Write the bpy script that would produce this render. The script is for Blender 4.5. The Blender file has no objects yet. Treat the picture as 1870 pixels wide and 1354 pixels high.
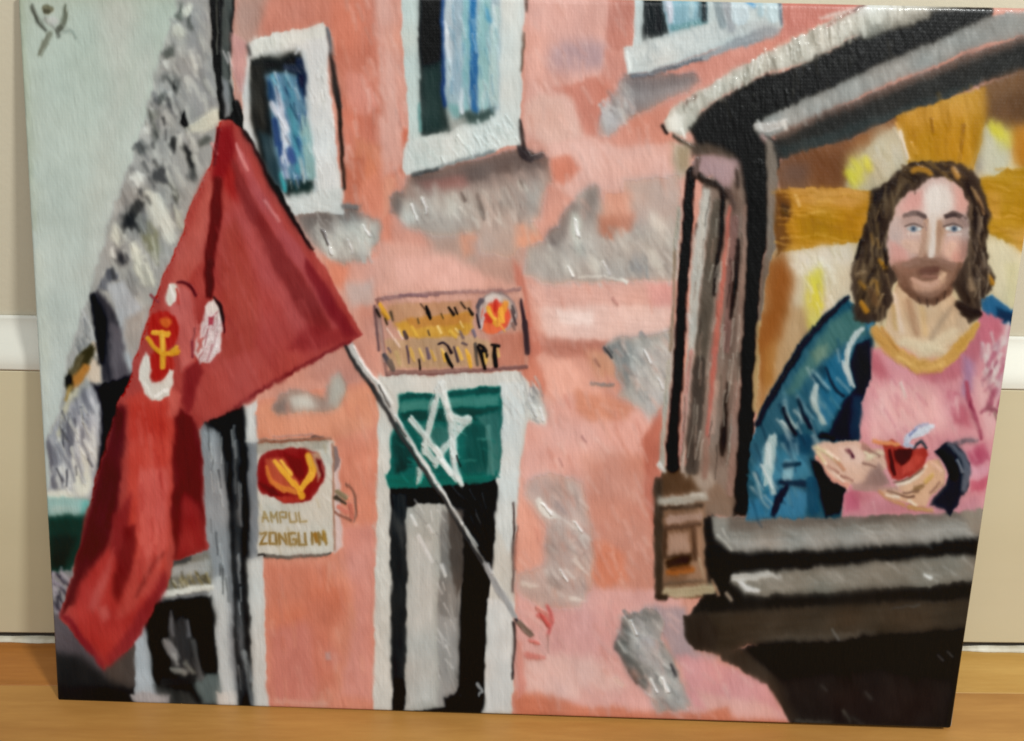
# Amateur oil painting on a stretched canvas, standing on a wooden floor and leaning
# against a white wall with a tall moulded skirting board.
import bpy, math
import numpy as np
from mathutils import Matrix, Vector

# ------------------------------------------------------------------ camera
S = bpy.context.scene
COL = S.collection
cam_d = bpy.data.cameras.new("camera")
cam = bpy.data.objects.new("camera", cam_d)
COL.objects.link(cam)
S.camera = cam
cam.matrix_world = (Matrix.Translation((-0.01473091, -0.44649392, 0.33314607))
                    @ Matrix.Rotation(-0.03082002, 4, 'Z')
                    @ Matrix.Rotation(math.pi / 2 - 0.33351713, 4, 'X')
                    @ Matrix.Rotation(0.02971377, 4, 'Z'))
cam_d.sensor_width = 36.0
cam_d.lens = 36.0 * 1500.0 / 1870.0
cam_d.clip_start = 0.01
cam_d.clip_end = 50.0
cam_d.dof.use_dof = True
cam_d.dof.focus_distance = 0.462
cam_d.dof.aperture_fstop = 10.0

# ------------------------------------------------------------------ world + key lamp + added fill (indoor, warm)
world = bpy.data.worlds.new("World")
S.world = world
world.use_nodes = True
bg = world.node_tree.nodes["Background"]
bg.inputs[0].default_value = (0.96, 0.99, 1.0, 1)
bg.inputs[1].default_value = WORLD_STRENGTH = 0.26


def area_lamp(name, loc, target, size, power, colour):
    d = bpy.data.lights.new(name, 'AREA')
    d.shape = 'DISK'
    d.size = size
    d.energy = power
    d.color = colour
    o = bpy.data.objects.new(name, d)
    COL.objects.link(o)
    o.location = loc
    o.rotation_euler = (Vector(target) - Vector(loc)).to_track_quat('-Z', 'Y').to_euler()
    return o


area_lamp("key_lamp", (0.62, -0.82, 1.05), (0.0, 0.0, 0.16), 0.14, 15.0, (0.96, 0.985, 0.97))
soft = area_lamp("soft_fill", (-0.10, -1.45, 1.65), (0.0, 0.0, 0.12), 2.2, 25.0, (0.95, 0.99, 0.98))  # added broad fill, no fixture of the room; lifts ambient and moulding
soft.data.shape = 'RECTANGLE'
soft.data.size_y = 0.7

S.view_settings.view_transform = 'Standard'
S.view_settings.look = 'None'
S.view_settings.gamma = 1.0
S.view_settings.use_curve_mapping = False
S.view_settings.exposure = 0.0
S.cycles.filter_width = 1.7
S.cycles.max_bounces = 6


# ================================================================== PAINT ENGINE
# The picture is painted stroke by stroke into a colour + thickness field that becomes the
# relief mesh of the paint film.  Coordinates are on a 1870-wide layout of the picture.
SC = 0.62
OX, OY = -10, -50
PW, PH = int(1990 * SC), int(1420 * SC)
rng = np.random.RandomState(7)


def _lat(seed):
    return np.random.RandomState(seed).rand(256, 256).astype(np.float32)


_T = _lat(11)


def vnoise(x, y, seed=0):
    x = x + seed * 37.13 + 1000.0
    y = y + seed * 91.7 + 1000.0
    xi = np.floor(x).astype(np.int32); yi = np.floor(y).astype(np.int32)
    fx = (x - xi).astype(np.float32); fy = (y - yi).astype(np.float32)
    fx = fx * fx * (3 - 2 * fx); fy = fy * fy * (3 - 2 * fy)
    a = _T[yi & 255, xi & 255]; b = _T[yi & 255, (xi + 1) & 255]
    c = _T[(yi + 1) & 255, xi & 255]; d = _T[(yi + 1) & 255, (xi + 1) & 255]
    return (a + (b - a) * fx) * (1 - fy) + (c + (d - c) * fx) * fy - 0.5


_gx, _gy = np.meshgrid((np.arange(PW, dtype=np.float32) + .5) / SC + OX,
                       (np.arange(PH, dtype=np.float32) + .5) / SC + OY)
NX = (vnoise(_gx / 26, _gy / 26, 1) * 5 + vnoise(_gx / 7, _gy / 11, 2) * 3.2).astype(np.float32)
NY = (vnoise(_gx / 26, _gy / 26, 3) * 5 + vnoise(_gx / 7, _gy / 11, 4) * 3.2).astype(np.float32)


def streaks(x, y, ang, seed, ln=46.0, wd=5.0):
    c, s = math.cos(math.radians(ang)), math.sin(math.radians(ang))
    u = x * c + y * s
    v = -x * s + y * c
    return vnoise(u / ln, v / wd, seed) + .5 * vnoise(u / (ln * .4), v / (wd * .45), seed + 5)


# bristle tracks of the whole picture: steep strokes running down to the right
BR = (streaks(_gx, _gy, 62, 21, 26, 3.4)).astype(np.float32)
IMG = np.zeros((PH, PW, 3), np.float32) + np.array([176, 170, 160], np.float32)
HGT = np.zeros((PH, PW), np.float32)
PID = np.zeros((PH, PW), np.int16)
PARTS = []
_cur = [0]
_n = [100]


def part(name, parent=None, label=None):
    key = (name, parent, label)
    PARTS.append(key)
    _cur[0] = len(PARTS) - 1
    return _cur[0]


def resume(i):
    _cur[0] = i


def hexc(c):
    if isinstance(c, str):
        c = c.lstrip('#')
        return np.array([int(c[i:i + 2], 16) for i in (0, 2, 4)], np.float32)
    return np.array(c, np.float32)


def pts(s):
    if isinstance(s, str):
        return np.array([[float(v) for v in q.split(',')] for q in s.split()], np.float32)
    return np.array(s, np.float32)


def smooth_pts(p, closed, k=5):
    n = len(p)
    out = []
    rng_ = range(n if closed else n - 1)
    for i in rng_:
        if closed:
            a, b, c, d = p[i - 1], p[i], p[(i + 1) % n], p[(i + 2) % n]
        else:
            a, b, c, d = p[max(i - 1, 0)], p[i], p[i + 1], p[min(i + 2, n - 1)]
        for j in range(k):
            t = j / k
            out.append(.5 * ((2 * b) + (c - a) * t + (2 * a - 5 * b + 4 * c - d) * t * t + (3 * b - a - 3 * c + d) * t ** 3))
    if not closed:
        out.append(p[-1])
    return np.array(out, np.float32)


def _box(x0, y0, x1, y1):
    i0 = max(0, int((x0 - OX) * SC)); i1 = min(PW, int((x1 - OX) * SC) + 2)
    j0 = max(0, int((y0 - OY) * SC)); j1 = min(PH, int((y1 - OY) * SC) + 2)
    return (slice(j0, j1), slice(i0, i1)) if i1 > i0 and j1 > j0 else None


def _lay(sl, al, X, Y, col, col2, axis, v, g, t):
    _n[0] += 1
    col = hexc(col)
    if col2 is not None:
        ax = np.array(axis, np.float32)
        d = ax[2:] - ax[:2]
        f = np.clip(((X - ax[0]) * d[0] + (Y - ax[1]) * d[1]) / (d @ d), 0, 1)[..., None]
        col = col * (1 - f) + hexc(col2) * f
    n = streaks(X, Y, g, _n[0] % 97)[..., None] * v
    n = n + vnoise(X / 34, Y / 34, _n[0] % 89)[..., None] * v * 1.1
    a = al[..., None]
    IMG[sl] = IMG[sl] * (1 - a) + (col + n * np.array([1, .95, .9], np.float32)) * a
    HGT[sl] = HGT[sl] * (1 - .6 * al) + al * t * (.75 + .5 * streaks(X, Y, g, (_n[0] * 3) % 83, 40, 4))
    PID[sl] = np.where(al > .5, _cur[0], PID[sl])


def P(col, p, s=5, a=1., v=9, g=80, w=1., t=.3, c=0, c2=None, ax=None):
    p = pts(p)
    if c:
        p = smooth_pts(p, True)
    m = s + 10
    sl = _box(p[:, 0].min() - m, p[:, 1].min() - m, p[:, 0].max() + m, p[:, 1].max() + m)
    if sl is None:
        return
    X0, Y0 = _gx[sl], _gy[sl]
    X = X0 + NX[sl] * w; Y = Y0 + NY[sl] * w
    d2 = np.full(X.shape, 1e12, np.float32)
    ins = np.zeros(X.shape, bool)
    for i in range(len(p)):
        x0, y0 = p[i - 1]; x1, y1 = p[i]
        ex, ey = x1 - x0, y1 - y0
        L = ex * ex + ey * ey
        if L < 1e-6:
            continue
        k = np.clip(((X - x0) * ex + (Y - y0) * ey) / L, 0, 1)
        d2 = np.minimum(d2, (X - x0 - k * ex) ** 2 + (Y - y0 - k * ey) ** 2)
        if y0 != y1:
            cr = ((y0 > Y) != (y1 > Y)) & (X < ex * (Y - y0) / ey + x0)
            ins ^= cr
    sd = np.sqrt(d2) * np.where(ins, -1, 1)
    f = np.clip(.5 - sd / s, 0, 1)
    al = f * f * (3 - 2 * f) * a
    _lay(sl, al, X0, Y0, col, c2, ax, v, g, t)


_defer = [None]


def defer():
    """from here on fields go down first; strokes wait until the fields have been blended"""
    _defer[0] = []


def _box1(a, n, ax):
    c = np.cumsum(a, axis=ax, dtype=np.float64)
    m = a.shape[ax]
    hi = np.minimum(np.arange(m) + n, m - 1)
    lo = np.arange(m) - n - 1
    out = np.take(c, hi, axis=ax)
    lov = np.take(c, np.maximum(lo, 0), axis=ax)
    sh = [1] * a.ndim
    sh[ax] = m
    return (out - lov * (lo >= 0).reshape(sh)).astype(np.float32)


def blend(ids, n, a):
    global IMG
    mk = np.isin(PID, ids).astype(np.float32)
    rows = np.where(mk.any(1))[0]; cols = np.where(mk.any(0))[0]
    if len(rows) == 0:
        return
    sl = (slice(rows[0], rows[-1] + 1), slice(cols[0], cols[-1] + 1))
    m = mk[sl][..., None]
    num = IMG[sl] * m; den = m
    for k in range(2):
        for ax in (0, 1):
            num = _box1(num, n + (1 if ax == 0 else 0), ax); den = _box1(den, n + (1 if ax == 0 else 0), ax)
    w = a * np.clip(.85 + vnoise(_gx[sl] / 40, _gy[sl] / 40, 33) * 1.2, .2, 1)[..., None] * m
    IMG[sl] = IMG[sl] * (1 - w) + num / np.maximum(den, 1e-3) * w


def flush(ids, n, a):
    q = _defer[0]
    _defer[0] = None
    blend(ids, n, a)
    keep = _cur[0]
    for cur, args, kw in q:
        _cur[0] = cur
        kw['s'] = kw['s'] + 2.5     # strokes laid wet into wet keep soft edges
        L(*args, **kw)
    _cur[0] = keep


def L(col, p, wd=8, s=3, a=1., v=9, w=.6, t=.6, c=1, br=.35, c2=None, ax=None):
    if _defer[0] is not None:
        _defer[0].append((_cur[0], (col, p, wd), dict(s=s, a=a, v=v, w=w, t=t, c=c, br=br, c2=c2, ax=ax)))
        return
    p = pts(p)
    if c and len(p) > 2:
        p = smooth_pts(p, False)
    if np.isscalar(wd):
        wd = (wd, wd)
    wk = np.interp(np.linspace(0, 1, len(p)), np.linspace(0, 1, len(wd)), wd)
    m = max(wd) + s + 6
    sl = _box(p[:, 0].min() - m, p[:, 1].min() - m, p[:, 0].max() + m, p[:, 1].max() + m)
    if sl is None:
        return
    X0, Y0 = _gx[sl], _gy[sl]
    X = X0 + NX[sl] * w; Y = Y0 + NY[sl] * w
    sd = np.full(X.shape, 1e6, np.float32)
    for i in range(len(p) - 1):
        x0, y0 = p[i]; ex, ey = p[i + 1] - p[i]
        LL = ex * ex + ey * ey
        if LL < 1e-6:
            continue
        k = np.clip(((X - x0) * ex + (Y - y0) * ey) / LL, 0, 1)
        d = np.hypot(X - x0 - k * ex, Y - y0 - k * ey) - (wk[i] + (wk[i + 1] - wk[i]) * k) * .5
        sd = np.minimum(sd, d)
    g = math.degrees(math.atan2(p[-1][1] - p[0][1], p[-1][0] - p[0][0]))
    sd = sd + streaks(X0, Y0, g, _n[0] % 71, 30, 3.) * br * max(wd) * .4
    f = np.clip(.5 - sd / s, 0, 1)
    al = f * f * (3 - 2 * f) * a
    _lay(sl, al, X0, Y0, col, c2, ax, v, g, t)


def E(col, cx, cy, rx, ry, ang=0, s=5, a=1., **k):
    th = np.linspace(0, 2 * math.pi, 18, endpoint=False)
    c_, s_ = math.cos(math.radians(ang)), math.sin(math.radians(ang))
    x = np.cos(th) * rx; y = np.sin(th) * ry
    P(col, np.stack([cx + x * c_ - y * s_, cy + x * s_ + y * c_], 1), s=s, a=a, **k)


def D(cols, poly, n, ln, wd, ang, seed, a=.8, s=4, spread=18, t=.5):
    """n loose dabs of the given colours inside a polygon"""
    r = np.random.RandomState(seed)
    poly = pts(poly)
    lo, hi = poly.min(0), poly.max(0)
    k = 0
    tries = 0
    while k < n and tries < n * 30:
        tries += 1
        q = lo + r.rand(2) * (hi - lo)
        ins = False
        for i in range(len(poly)):
            x0, y0 = poly[i - 1]; x1, y1 = poly[i]
            if (y0 > q[1]) != (y1 > q[1]) and q[0] < (x1 - x0) * (q[1] - y0) / (y1 - y0) + x0:
                ins = not ins
        if not ins:
            continue
        k += 1
        th = math.radians(ang + (r.rand() - .5) * 2 * spread)
        l = ln * (.5 + r.rand())
        w = wd * (.6 + .8 * r.rand())
        dv = np.array([math.cos(th), math.sin(th)]) * l * .5
        L(cols[r.randint(len(cols))], [q - dv, q + dv], (w * .7, w, w * .5), s=s, a=a, c=0, t=t)


def strokes(rows, **k):
    for r in rows.strip().split('\n'):
        f = r.split('|')
        wd = tuple(float(v) for v in f[1].split('-'))
        kk = dict(k)
        if len(f) > 3:
            for q in f[3].split():
                n_, v_ = q.split('=')
                kk[n_] = float(v_)
        L(f[0].strip(), f[2].strip(), wd if len(wd) > 1 else wd[0], **kk)


def blobs(rows, **k):
    for r in rows.strip().split('\n'):
        f = r.split()
        kk = dict(k)
        for q in f[6:]:
            n_, v_ = q.split('=')
            kk[n_] = float(v_)
        E(f[0], *[float(v) for v in f[1:6]], **kk)
# ================================================================== THE PICTURE
# ---- sky and bird
SKY = part('painted_sky')
defer()
P('#acb6aa', "-20,-60 460,-60 300,500 150,1000 -20,1000", v=4, s=8, c2='#b5bcb7', ax=(60, 100, 110, 800))
P('#b5b5aa', "170,-40 250,-40 245,60 225,200 150,500 205,150", s=60, a=.8, v=4)
P('#bcbcb4', "270,60 225,300 180,430 150,560 195,440 235,300 282,100", s=30, a=.7, v=4)
P('#9ea489', "22,-40 42,-40 55,200 66,420 60,420 46,250", s=16, a=.6, v=5)
P('#a2a690', "30,-60 330,-60 330,0 30,8", s=26, a=.5, v=5)
P('#b9bdae', "60,460 75,450 90,640 85,780 72,640", s=16, a=.6, v=5)
flush([SKY], 8, .9)
part('painted_bird')
strokes('''
#3b3d34|5.4-9.450000000000001-4.050000000000001|60,11 65,28 74,44 84,56
#5a5f50|6.75-10.8-5.4|119,10 118,28 114,44 106,58
#8b8e86|9.450000000000001-5.4|84,36 92,46 100,54
#4a4b40|6.75-10.8|106,58 112,52
#6f705f|8.100000000000001-13.5-9.450000000000001|92,62 84,78 75,97
#62645a|5.4-8.100000000000001|106,56 108,66
#8c9489|6.75-4.050000000000001|118,58 130,56 139,70''', s=7, br=.6, a=.85)
blobs('''
#6a6b57 88 18 10 8 0 s=6
#4b4b3b 87 24 6 5 0 s=4
#acb0ab 97 40 9 7 20 s=8''')

# ---- ruined stone wall
RUIN = part('painted_stone_ruin')
defer()
P('#9d9c98', "322,-30 322,30 310,60 298,86 290,118 283,148 268,207 258,245 247,281 236,310 224,340 209,384 205,392 192,437 178,475 172,510 170,530 160,556 150,575 138,606 130,637 122,670 118,700 108,750 92,775 88,820 90,850 95,887 86,900 89,930 150,940 240,900 300,600 400,300 398,-30",
  s=14, w=1.6, v=14, g=68)
P('#969593', "345,20 386,20 392,140 398,210 370,235 350,190 340,120", s=22, g=75, v=10)
D(['#aaa9a3', '#8e8d8a', '#b3b2ab', '#848380', '#9b9a96'], "320,20 385,0 395,220 350,330 300,460 270,560 180,540 215,400 265,240 300,120", 120, 34, 11, 66, 3, a=.55, s=7, spread=14)
D(['#a6a6a1', '#b8b8b1', '#7d7c79', '#93928f'], "310,60 345,80 330,220 290,330 240,470 185,520 215,400 265,240", 60, 20, 9, 74, 4, a=.6, s=7, spread=22)
flush([RUIN], 3, .7)
defer()
blobs('''
#7b7e77 326 24 7.840000000000001 14.040000000000001 8 s=10.35
#6e6f6b 344 42 7.840000000000001 14.040000000000001 -10 s=11.5
#c4c4b9 342 16 10.080000000000002 12.96 20 s=11.5
#bdbdb2 326 62 8.96 14.040000000000001 -15 s=13.799999999999999
#70726d 308 92 12.32 9.72 0 s=11.5
#c0c1ba 303 116 8.96 9.72 30 s=10.35
#6c6d6a 311 147 16.8 12.96 30 s=16.099999999999998
#5f605d 318 160 6.720000000000001 12.96 -10 s=9.2
#6e6f6b 293 184 10.080000000000002 9.72 0 s=10.35
#30302e 335 220 5.6000000000000005 23.76 -12 s=6.8999999999999995
#3a3a37 340 232 4.48 10.8 10 s=5.75
#6c6e68 275 216 10.080000000000002 14.040000000000001 10 s=10.35
#7b7c77 283 240 6.720000000000001 23.76 -14 s=9.2
#c0c0b9 268 236 6.720000000000001 10.8 -10 s=10.35
#484846 319 262 4.48 12.96 -16 s=6.8999999999999995
#424240 344 286 6.720000000000001 23.76 -20 s=9.2
#5e5f5d 352 318 7.840000000000001 15.120000000000001 -12 s=9.2
#6a6b69 262 274 15.680000000000001 11.88 10 s=13.799999999999999
#c3c3bc 252 328 10.080000000000002 14.040000000000001 -15 s=10.35
#636362 297 320 19.040000000000003 14.040000000000001 20 s=11.5
#55554f 317 352 6.720000000000001 23.76 -22 s=9.2
#565654 246 388 12.32 23.76 18 s=11.5
#585857 264 352 13.440000000000001 8.64 -15 s=10.35
#4d4d4c 236 406 14.560000000000002 15.120000000000001 0 s=11.5
#83826f 275 440 12.32 41.040000000000006 -14 s=13.799999999999999
#8a8a86 262 410 8.96 21.6 -18 s=11.5
#bdbcb1 214 430 11.200000000000001 17.28 10 s=13.799999999999999
#c4c4bb 296 400 16.8 47.52 -26 s=13.799999999999999
#bcbbb1 280 370 8.96 28.080000000000002 -26 s=10.35
#c2c1b5 252 474 10.080000000000002 29.160000000000004 -18 s=11.5
#c0bfb3 268 500 10.080000000000002 32.400000000000006 -22 s=11.5
#504f50 221 470 10.080000000000002 18.36 -10 s=11.5
#c9c8c1 204 464 6.720000000000001 10.8 -20 s=8.049999999999999
#6a6b6f 207 506 10.080000000000002 8.64 30 s=9.2
#77787b 196 520 11.200000000000001 10.8 30 s=10.35
#908f8c 243 522 11.200000000000001 30.240000000000002 -12 s=13.799999999999999
#8a8885 318 390 6.720000000000001 17.28 -22 s=9.2
#aeada3 330 400 10.080000000000002 21.6 -20 s=11.5
''', w=2.4, g=68, t=.7)
L('#bdbaac', "350,236 372,228 394,214", (14, 26, 30), s=12)
L('#6f706b', "368,262 378,255", (12, 16), s=8)
P('#abadae', "200,520 226,515 262,560 268,600 240,690 222,640 212,585", s=14, v=12)
P('#a59d96', "228,585 270,560 262,620 248,660 225,640", s=18, v=12)
P('#525053', "168,540 182,528 200,560 216,590 224,640 228,700 186,700 184,660 176,600", s=10, v=14)
L('#38383a', "172,545 184,590 186,660", (14, 26, 14), s=8)
P('#6f6a6d', "200,588 222,600 226,650 240,690 226,712 205,700", s=14, v=10)
P('#a4a4a1', "146,582 158,574 172,600 182,640 184,690 170,706 138,706 122,700 132,650", s=10, v=14)
D(['#8d8e8c', '#bdbdbb', '#7b7c7d'], "140,600 160,580 180,640 140,660", 16, 22, 6, 68, 6, s=5)
P('#c1b3a3', "168,626 182,622 186,700 168,702 158,690", s=8)
strokes('''
#55503d|14-24-16|168,636 152,660 134,684
#6b6450|10-14|150,652 128,690
#ae8352|14-20-10|158,672 144,690 132,706
#2b2c28|12-16-8|126,690 126,702 130,716
#a38c5c|6-10|130,706 124,728
#b7b3a2|8-12|140,712 120,748 110,790''', s=6)
P('#a09fa2', "150,716 172,704 188,730 186,800 176,860 170,905 90,905 92,860 90,800 108,756 130,740", s=10, v=14, g=78)
D(['#8a898d', '#b7b6b6', '#77767b', '#c4c2bd'], "150,722 180,730 180,800 160,870 95,880 95,800", 44, 40, 11, 76, 8, s=7)
blobs('''
#39393a 127 785 10 26 -10 s=9
#c9c6bc 158 836 18 44 12 s=16
#cac7bb 150 880 18 26 6 s=14
#c5c3ba 112 790 5 40 12 s=8
#716f74 96 830 9 34 -6 s=10
#7c7a7e 106 880 12 18 -20 s=10
#c8c6bb 108 903 30 10 0 s=10
#bcbabb 172 760 6 36 -8 s=8
''')
P('#38363a', "168,702 186,706 212,696 242,680 236,720 218,760 196,850 184,880 176,850 184,790 186,740", s=12, v=8)
P('#151517', "186,704 232,696 224,740 198,760", s=14, v=5)

flush([RUIN], 1, .3)
D(['#c9c8c1', '#bdbcb5', '#6c6c6e', '#7c7b7a'], "312,60 345,80 330,220 290,330 240,470 185,520 200,470 240,340 280,190", 34, 18, 8, 70, 104, a=.5, s=9, spread=20, t=.8)
D(['#4a4a49', '#5b5b5a', '#3d3d3c'], "320,150 335,190 310,300 240,460 205,510 215,450 250,360 285,240", 16, 12, 8, 72, 107, a=.6, s=8, spread=20)
D(['#d0cfc6', '#bdbcb4', '#8a8984'], "350,100 385,30 392,200 360,300 300,430 260,560 240,520 300,340", 30, 30, 10, 68, 105, a=.5, s=9, t=.6)
D(['#dddbd3', '#c9c7bf', '#5c5b60'], "110,760 175,730 180,830 130,900 96,880", 22, 26, 6, 74, 106, a=.7, s=5, t=1.)
# ---- bottom left foreground
FORE = part('painted_foreground')
defer()
P('#8fb0aa', "84,906 168,912 162,950 86,952", s=8, v=10, g=0)
P('#5da29b', "150,916 170,912 160,948 150,944", s=8)
P('#a9bab4', "92,922 150,926 146,936 92,934", s=8, a=.7)
P('#18392f', "86,942 160,938 150,1000 130,1046 90,1052", s=8, v=6)
P('#122a23', "94,980 140,980 120,1040 95,1040", s=16, v=4)
P('#858181', "90,1046 134,1042 122,1130 98,1135", s=7, v=18)
D(['#2a2730', '#b5aab2', '#9a8f99', '#5d545f'], "92,1050 124,1050 116,1125 97,1125", 22, 20, 5, 60, 12, s=4, spread=30)
P('#5b5457', "94,1120 118,1124 190,1214 240,1150 262,1130 262,1300 102,1300", s=8, v=9, g=40)
P('#544b45', "186,1216 240,1160 258,1180 256,1262 200,1262", s=16, v=8)
P('#292a29', "96,1190 150,1196 200,1240 240,1262 256,1300 98,1300", s=20, v=6)
P('#1f1f1e', "100,1250 262,1256 262,1300 100,1300", s=10, v=4)

flush([FORE], 4, .6)
# ---- building facade
FAC = part('painted_facade')
defer()
P('#cd8f7c', "420,-60 1960,-60 1960,300 1500,1400 440,1400 440,700", s=3, v=10)
P('#b0897a', "424,-40 560,-40 520,40 450,130 428,80", s=30, g=60)
P('#c17a66', "500,-40 640,-40 700,60 600,60 470,70", s=24)
P('#bf8f80', "426,60 456,90 446,170 428,200", s=14)
P('#c3745d', "605,-20 700,-20 722,170 740,250 730,340 640,420 625,300 606,90", s=18, g=85)
P('#d19a8a', "680,-40 712,-40 722,120 735,260 700,230 690,90", s=18, g=85)
P('#cf8471', "634,130 668,146 690,190 660,212 636,180", s=10, c=1)
P('#c5735c', "622,200 680,215 690,270 624,280", s=16)
P('#ca7c5e', "648,250 700,270 704,420 640,400", s=18)
P('#ba6c54', "625,290 664,290 664,400 630,370", s=14)
P('#d08269', "668,330 712,300 715,450 640,500 610,470", s=16)
P('#d39b8b', "690,210 742,230 736,300 700,330", s=16)
P('#c96a4e', "735,232 750,236 752,262 738,268", s=8)
P('#d6947b', "700,330 730,320 718,360 700,400", s=12)
# between the upper windows
P('#d39b8c', "958,-40 1120,-40 1112,100 1120,160 1040,240 960,260", s=8)
P('#d9a294', "970,-40 1070,-40 1060,70 975,60", s=24)
P('#b5918f', "1010,85 1095,75 1100,125 1010,130", s=34, c=1)
P('#bd7a69', "1112,-30 1160,-40 1156,80 1140,90 1128,100 1108,85", s=8)
P('#c47a66', "1008,160 1060,148 1106,140 1122,160 1118,185 1096,215 1092,250 1066,244 1052,205 1044,182", s=10)
P('#c98674', "1105,90 1150,100 1150,140 1120,165 1100,140", s=12)
P('#d5a899', "985,170 1040,180 1066,250 1000,270 962,240 960,190", s=18)
P('#d9a799', "1000,262 1070,250 1220,262 1230,330 1240,370 1100,400 1000,330", s=16, v=9)
P('#cd8069', "1005,288 1045,285 1060,310 1030,340 1008,330", s=14)
P('#cb8773', "1092,258 1100,240 1190,200 1230,180 1230,262 1130,268", s=14)
P('#c27768', "1424,-40 1700,-40 1560,20 1460,60 1400,90 1300,130 1270,150 1180,165 1210,125 1320,85 1430,48", s=7, v=8)
P('#cc8674', "1150,150 1300,95 1430,60 1400,100 1300,150 1220,195", s=12)
P('#b8a690', "1224,262 1262,262 1258,320 1236,330", s=18)
P('#a38a6c', "1235,270 1262,266 1258,310 1240,312", s=14)
# lower facade
P('#cf9685', "560,450 690,470 700,540 690,700 620,700 600,560", s=14)
P('#d28065', "590,468 640,480 630,530 604,520", s=16)
P('#bfa49b', "630,520 680,512 684,560 640,560", s=18)
P('#cb8b78', "655,560 692,560 694,680 650,620", s=12)
P('#d49d8c', "690,440 960,470 955,530 690,545", s=18)
P('#dca596', "720,470 830,470 900,500 870,530 730,520", s=20)
P('#b39587', "770,400 870,420 950,410 955,480 900,500 830,470 790,460", s=26)
P('#cb9077', "835,415 875,412 872,460 845,470", s=16)
P('#bb9282', "860,440 950,440 940,520 880,500", s=20)
P('#cf836a', "455,735 690,690 692,900 684,1300 484,1300 482,1010 470,800", s=3, v=9)
P('#d48c6e', "470,740 692,700 688,800 660,860 600,800 470,800", s=20)
P('#bd8170', "560,640 640,600 690,680 640,700 560,690", s=16)
P('#d1836a', "614,800 686,780 684,920 660,960 618,900", s=20)
P('#c9765c', "488,1030 600,1030 640,1120 560,1200 490,1160", s=26, v=8)
P('#c4796a', "490,1150 560,1130 620,1200 560,1290 492,1290", s=26)
P('#ce8879', "620,960 685,960 684,1280 620,1270 650,1120", s=22)
P('#c4735c', "560,1100 600,1080 610,1250 580,1280", s=18, a=.7)
P('#d3a28f', "500,1276 600,1282 600,1292 500,1288", s=8, a=.6)
P('#b38a82', "594,1190 604,1188 606,1204 598,1206", s=5)
# right of the door
P('#c87a63', "945,640 1000,640 1010,700 985,745 950,720", s=12)
P('#d69a88', "955,480 1000,520 1240,515 1236,700 1000,700 960,600", s=12)
P('#d6a192', "965,520 1230,512 1228,570 975,560", s=14, g=5)
P('#e0b6a9', "985,560 1228,556 1226,606 1010,628 988,600", s=12, g=5)
P('#e8c7bc', "1014,566 1080,570 1082,592 1022,592", s=10, g=5)
P('#d5958a', "1180,520 1235,510 1230,560 1190,560", s=18)
P('#c0735f', "938,470 958,500 972,600 1000,640 960,660 950,560", s=10)
P('#b27362', "985,612 1040,622 1110,622 1120,650 1100,668 1060,650 1030,655 1000,650", s=12, g=10)
P('#c99175', "1070,640 1130,640 1140,690 1090,690", s=18)
P('#e2a491', "995,664 1030,652 1070,680 1100,720 1060,750 1020,740 995,720", s=14)
P('#dca091', "960,760 1040,720 1190,760 1190,900 950,900", s=18)
P('#cf8a70', "1050,712 1110,725 1160,745 1140,770 1080,772 1052,750", s=14, g=10)
P('#dda294', "952,778 1170,770 1180,830 1100,870 950,900", s=16)
P('#d79c8b', "1060,830 1110,820 1170,830 1190,900 1080,1050 1060,900", s=24)
P('#c98874', "1080,850 1120,828 1180,835 1210,900 1215,1090 1100,1080 1070,980 1075,900", s=24, v=7)
P('#ba6c58', "1172,800 1190,778 1210,720 1218,760 1212,860 1196,990 1176,900", s=12)
P('#c2705b', "1195,720 1216,700 1214,790 1200,800", s=10)
P('#d07f63', "1060,1000 1100,985 1140,1010 1150,1060 1100,1072 1070,1050", s=18)
P('#dd9c88', "945,870 970,880 1000,980 1010,1010 960,1070 944,1060", s=14)
P('#d7a098', "942,1070 1240,1080 1250,1140 1180,1200 1300,1300 1440,1330 940,1320", s=16)
P('#dcb0a6', "945,1190 1080,1200 1150,1250 1080,1280 960,1270", s=26)
P('#d39a94', "1000,1110 1130,1110 1120,1200 1010,1190", s=28)
P('#cb7b60', "940,1262 1010,1268 1060,1290 1120,1285 1160,1300 1300,1300 1440,1318 1440,1350 940,1330", s=14, g=5)
P('#d9a49b', "1060,1255 1130,1265 1110,1292 1060,1285", s=12)
P('#d0897a', "945,1170 955,1175 962,1250 945,1280", s=7)
P('#a99192', "1195,1105 1250,1110 1270,1190 1310,1200 1270,1235 1230,1200 1180,1110", s=16)
P('#d69593', "1238,1195 1300,1205 1400,1245 1440,1318 1330,1300 1260,1290", s=14)
P('#dba49a', "1270,1260 1400,1285 1436,1312 1300,1312", s=16)
P('#cb7b60', "1290,1296 1330,1290 1340,1318 1290,1318", s=9)
D(['#d8a092', '#cf8d7a', '#dcab9e', '#c98170'], "960,700 1180,750 1190,1080 960,1000", 60, 26, 7, 66, 15, a=.35, s=5, spread=10)
D(['#d08d78', '#c67b66', '#d79c8b'], "610,80 740,60 740,330 640,400", 40, 34, 8, 78, 16, a=.35, s=6, spread=10)
strokes('''
#9a6157|4-3|1118,545 1126,556
#b07a72|3|1064,796 1070,806
#b07a72|2.5|1020,838 1027,850
#7d5246|4-3|1088,656 1094,668
#c4645f|6-8-5|1000,1106 1006,1130 1000,1160
#cc716a|12-14|985,1122 1004,1134
#c9786c|14-8|965,1196 992,1200
#b98a80|4|1000,1160 1002,1190''', s=4)

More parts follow.
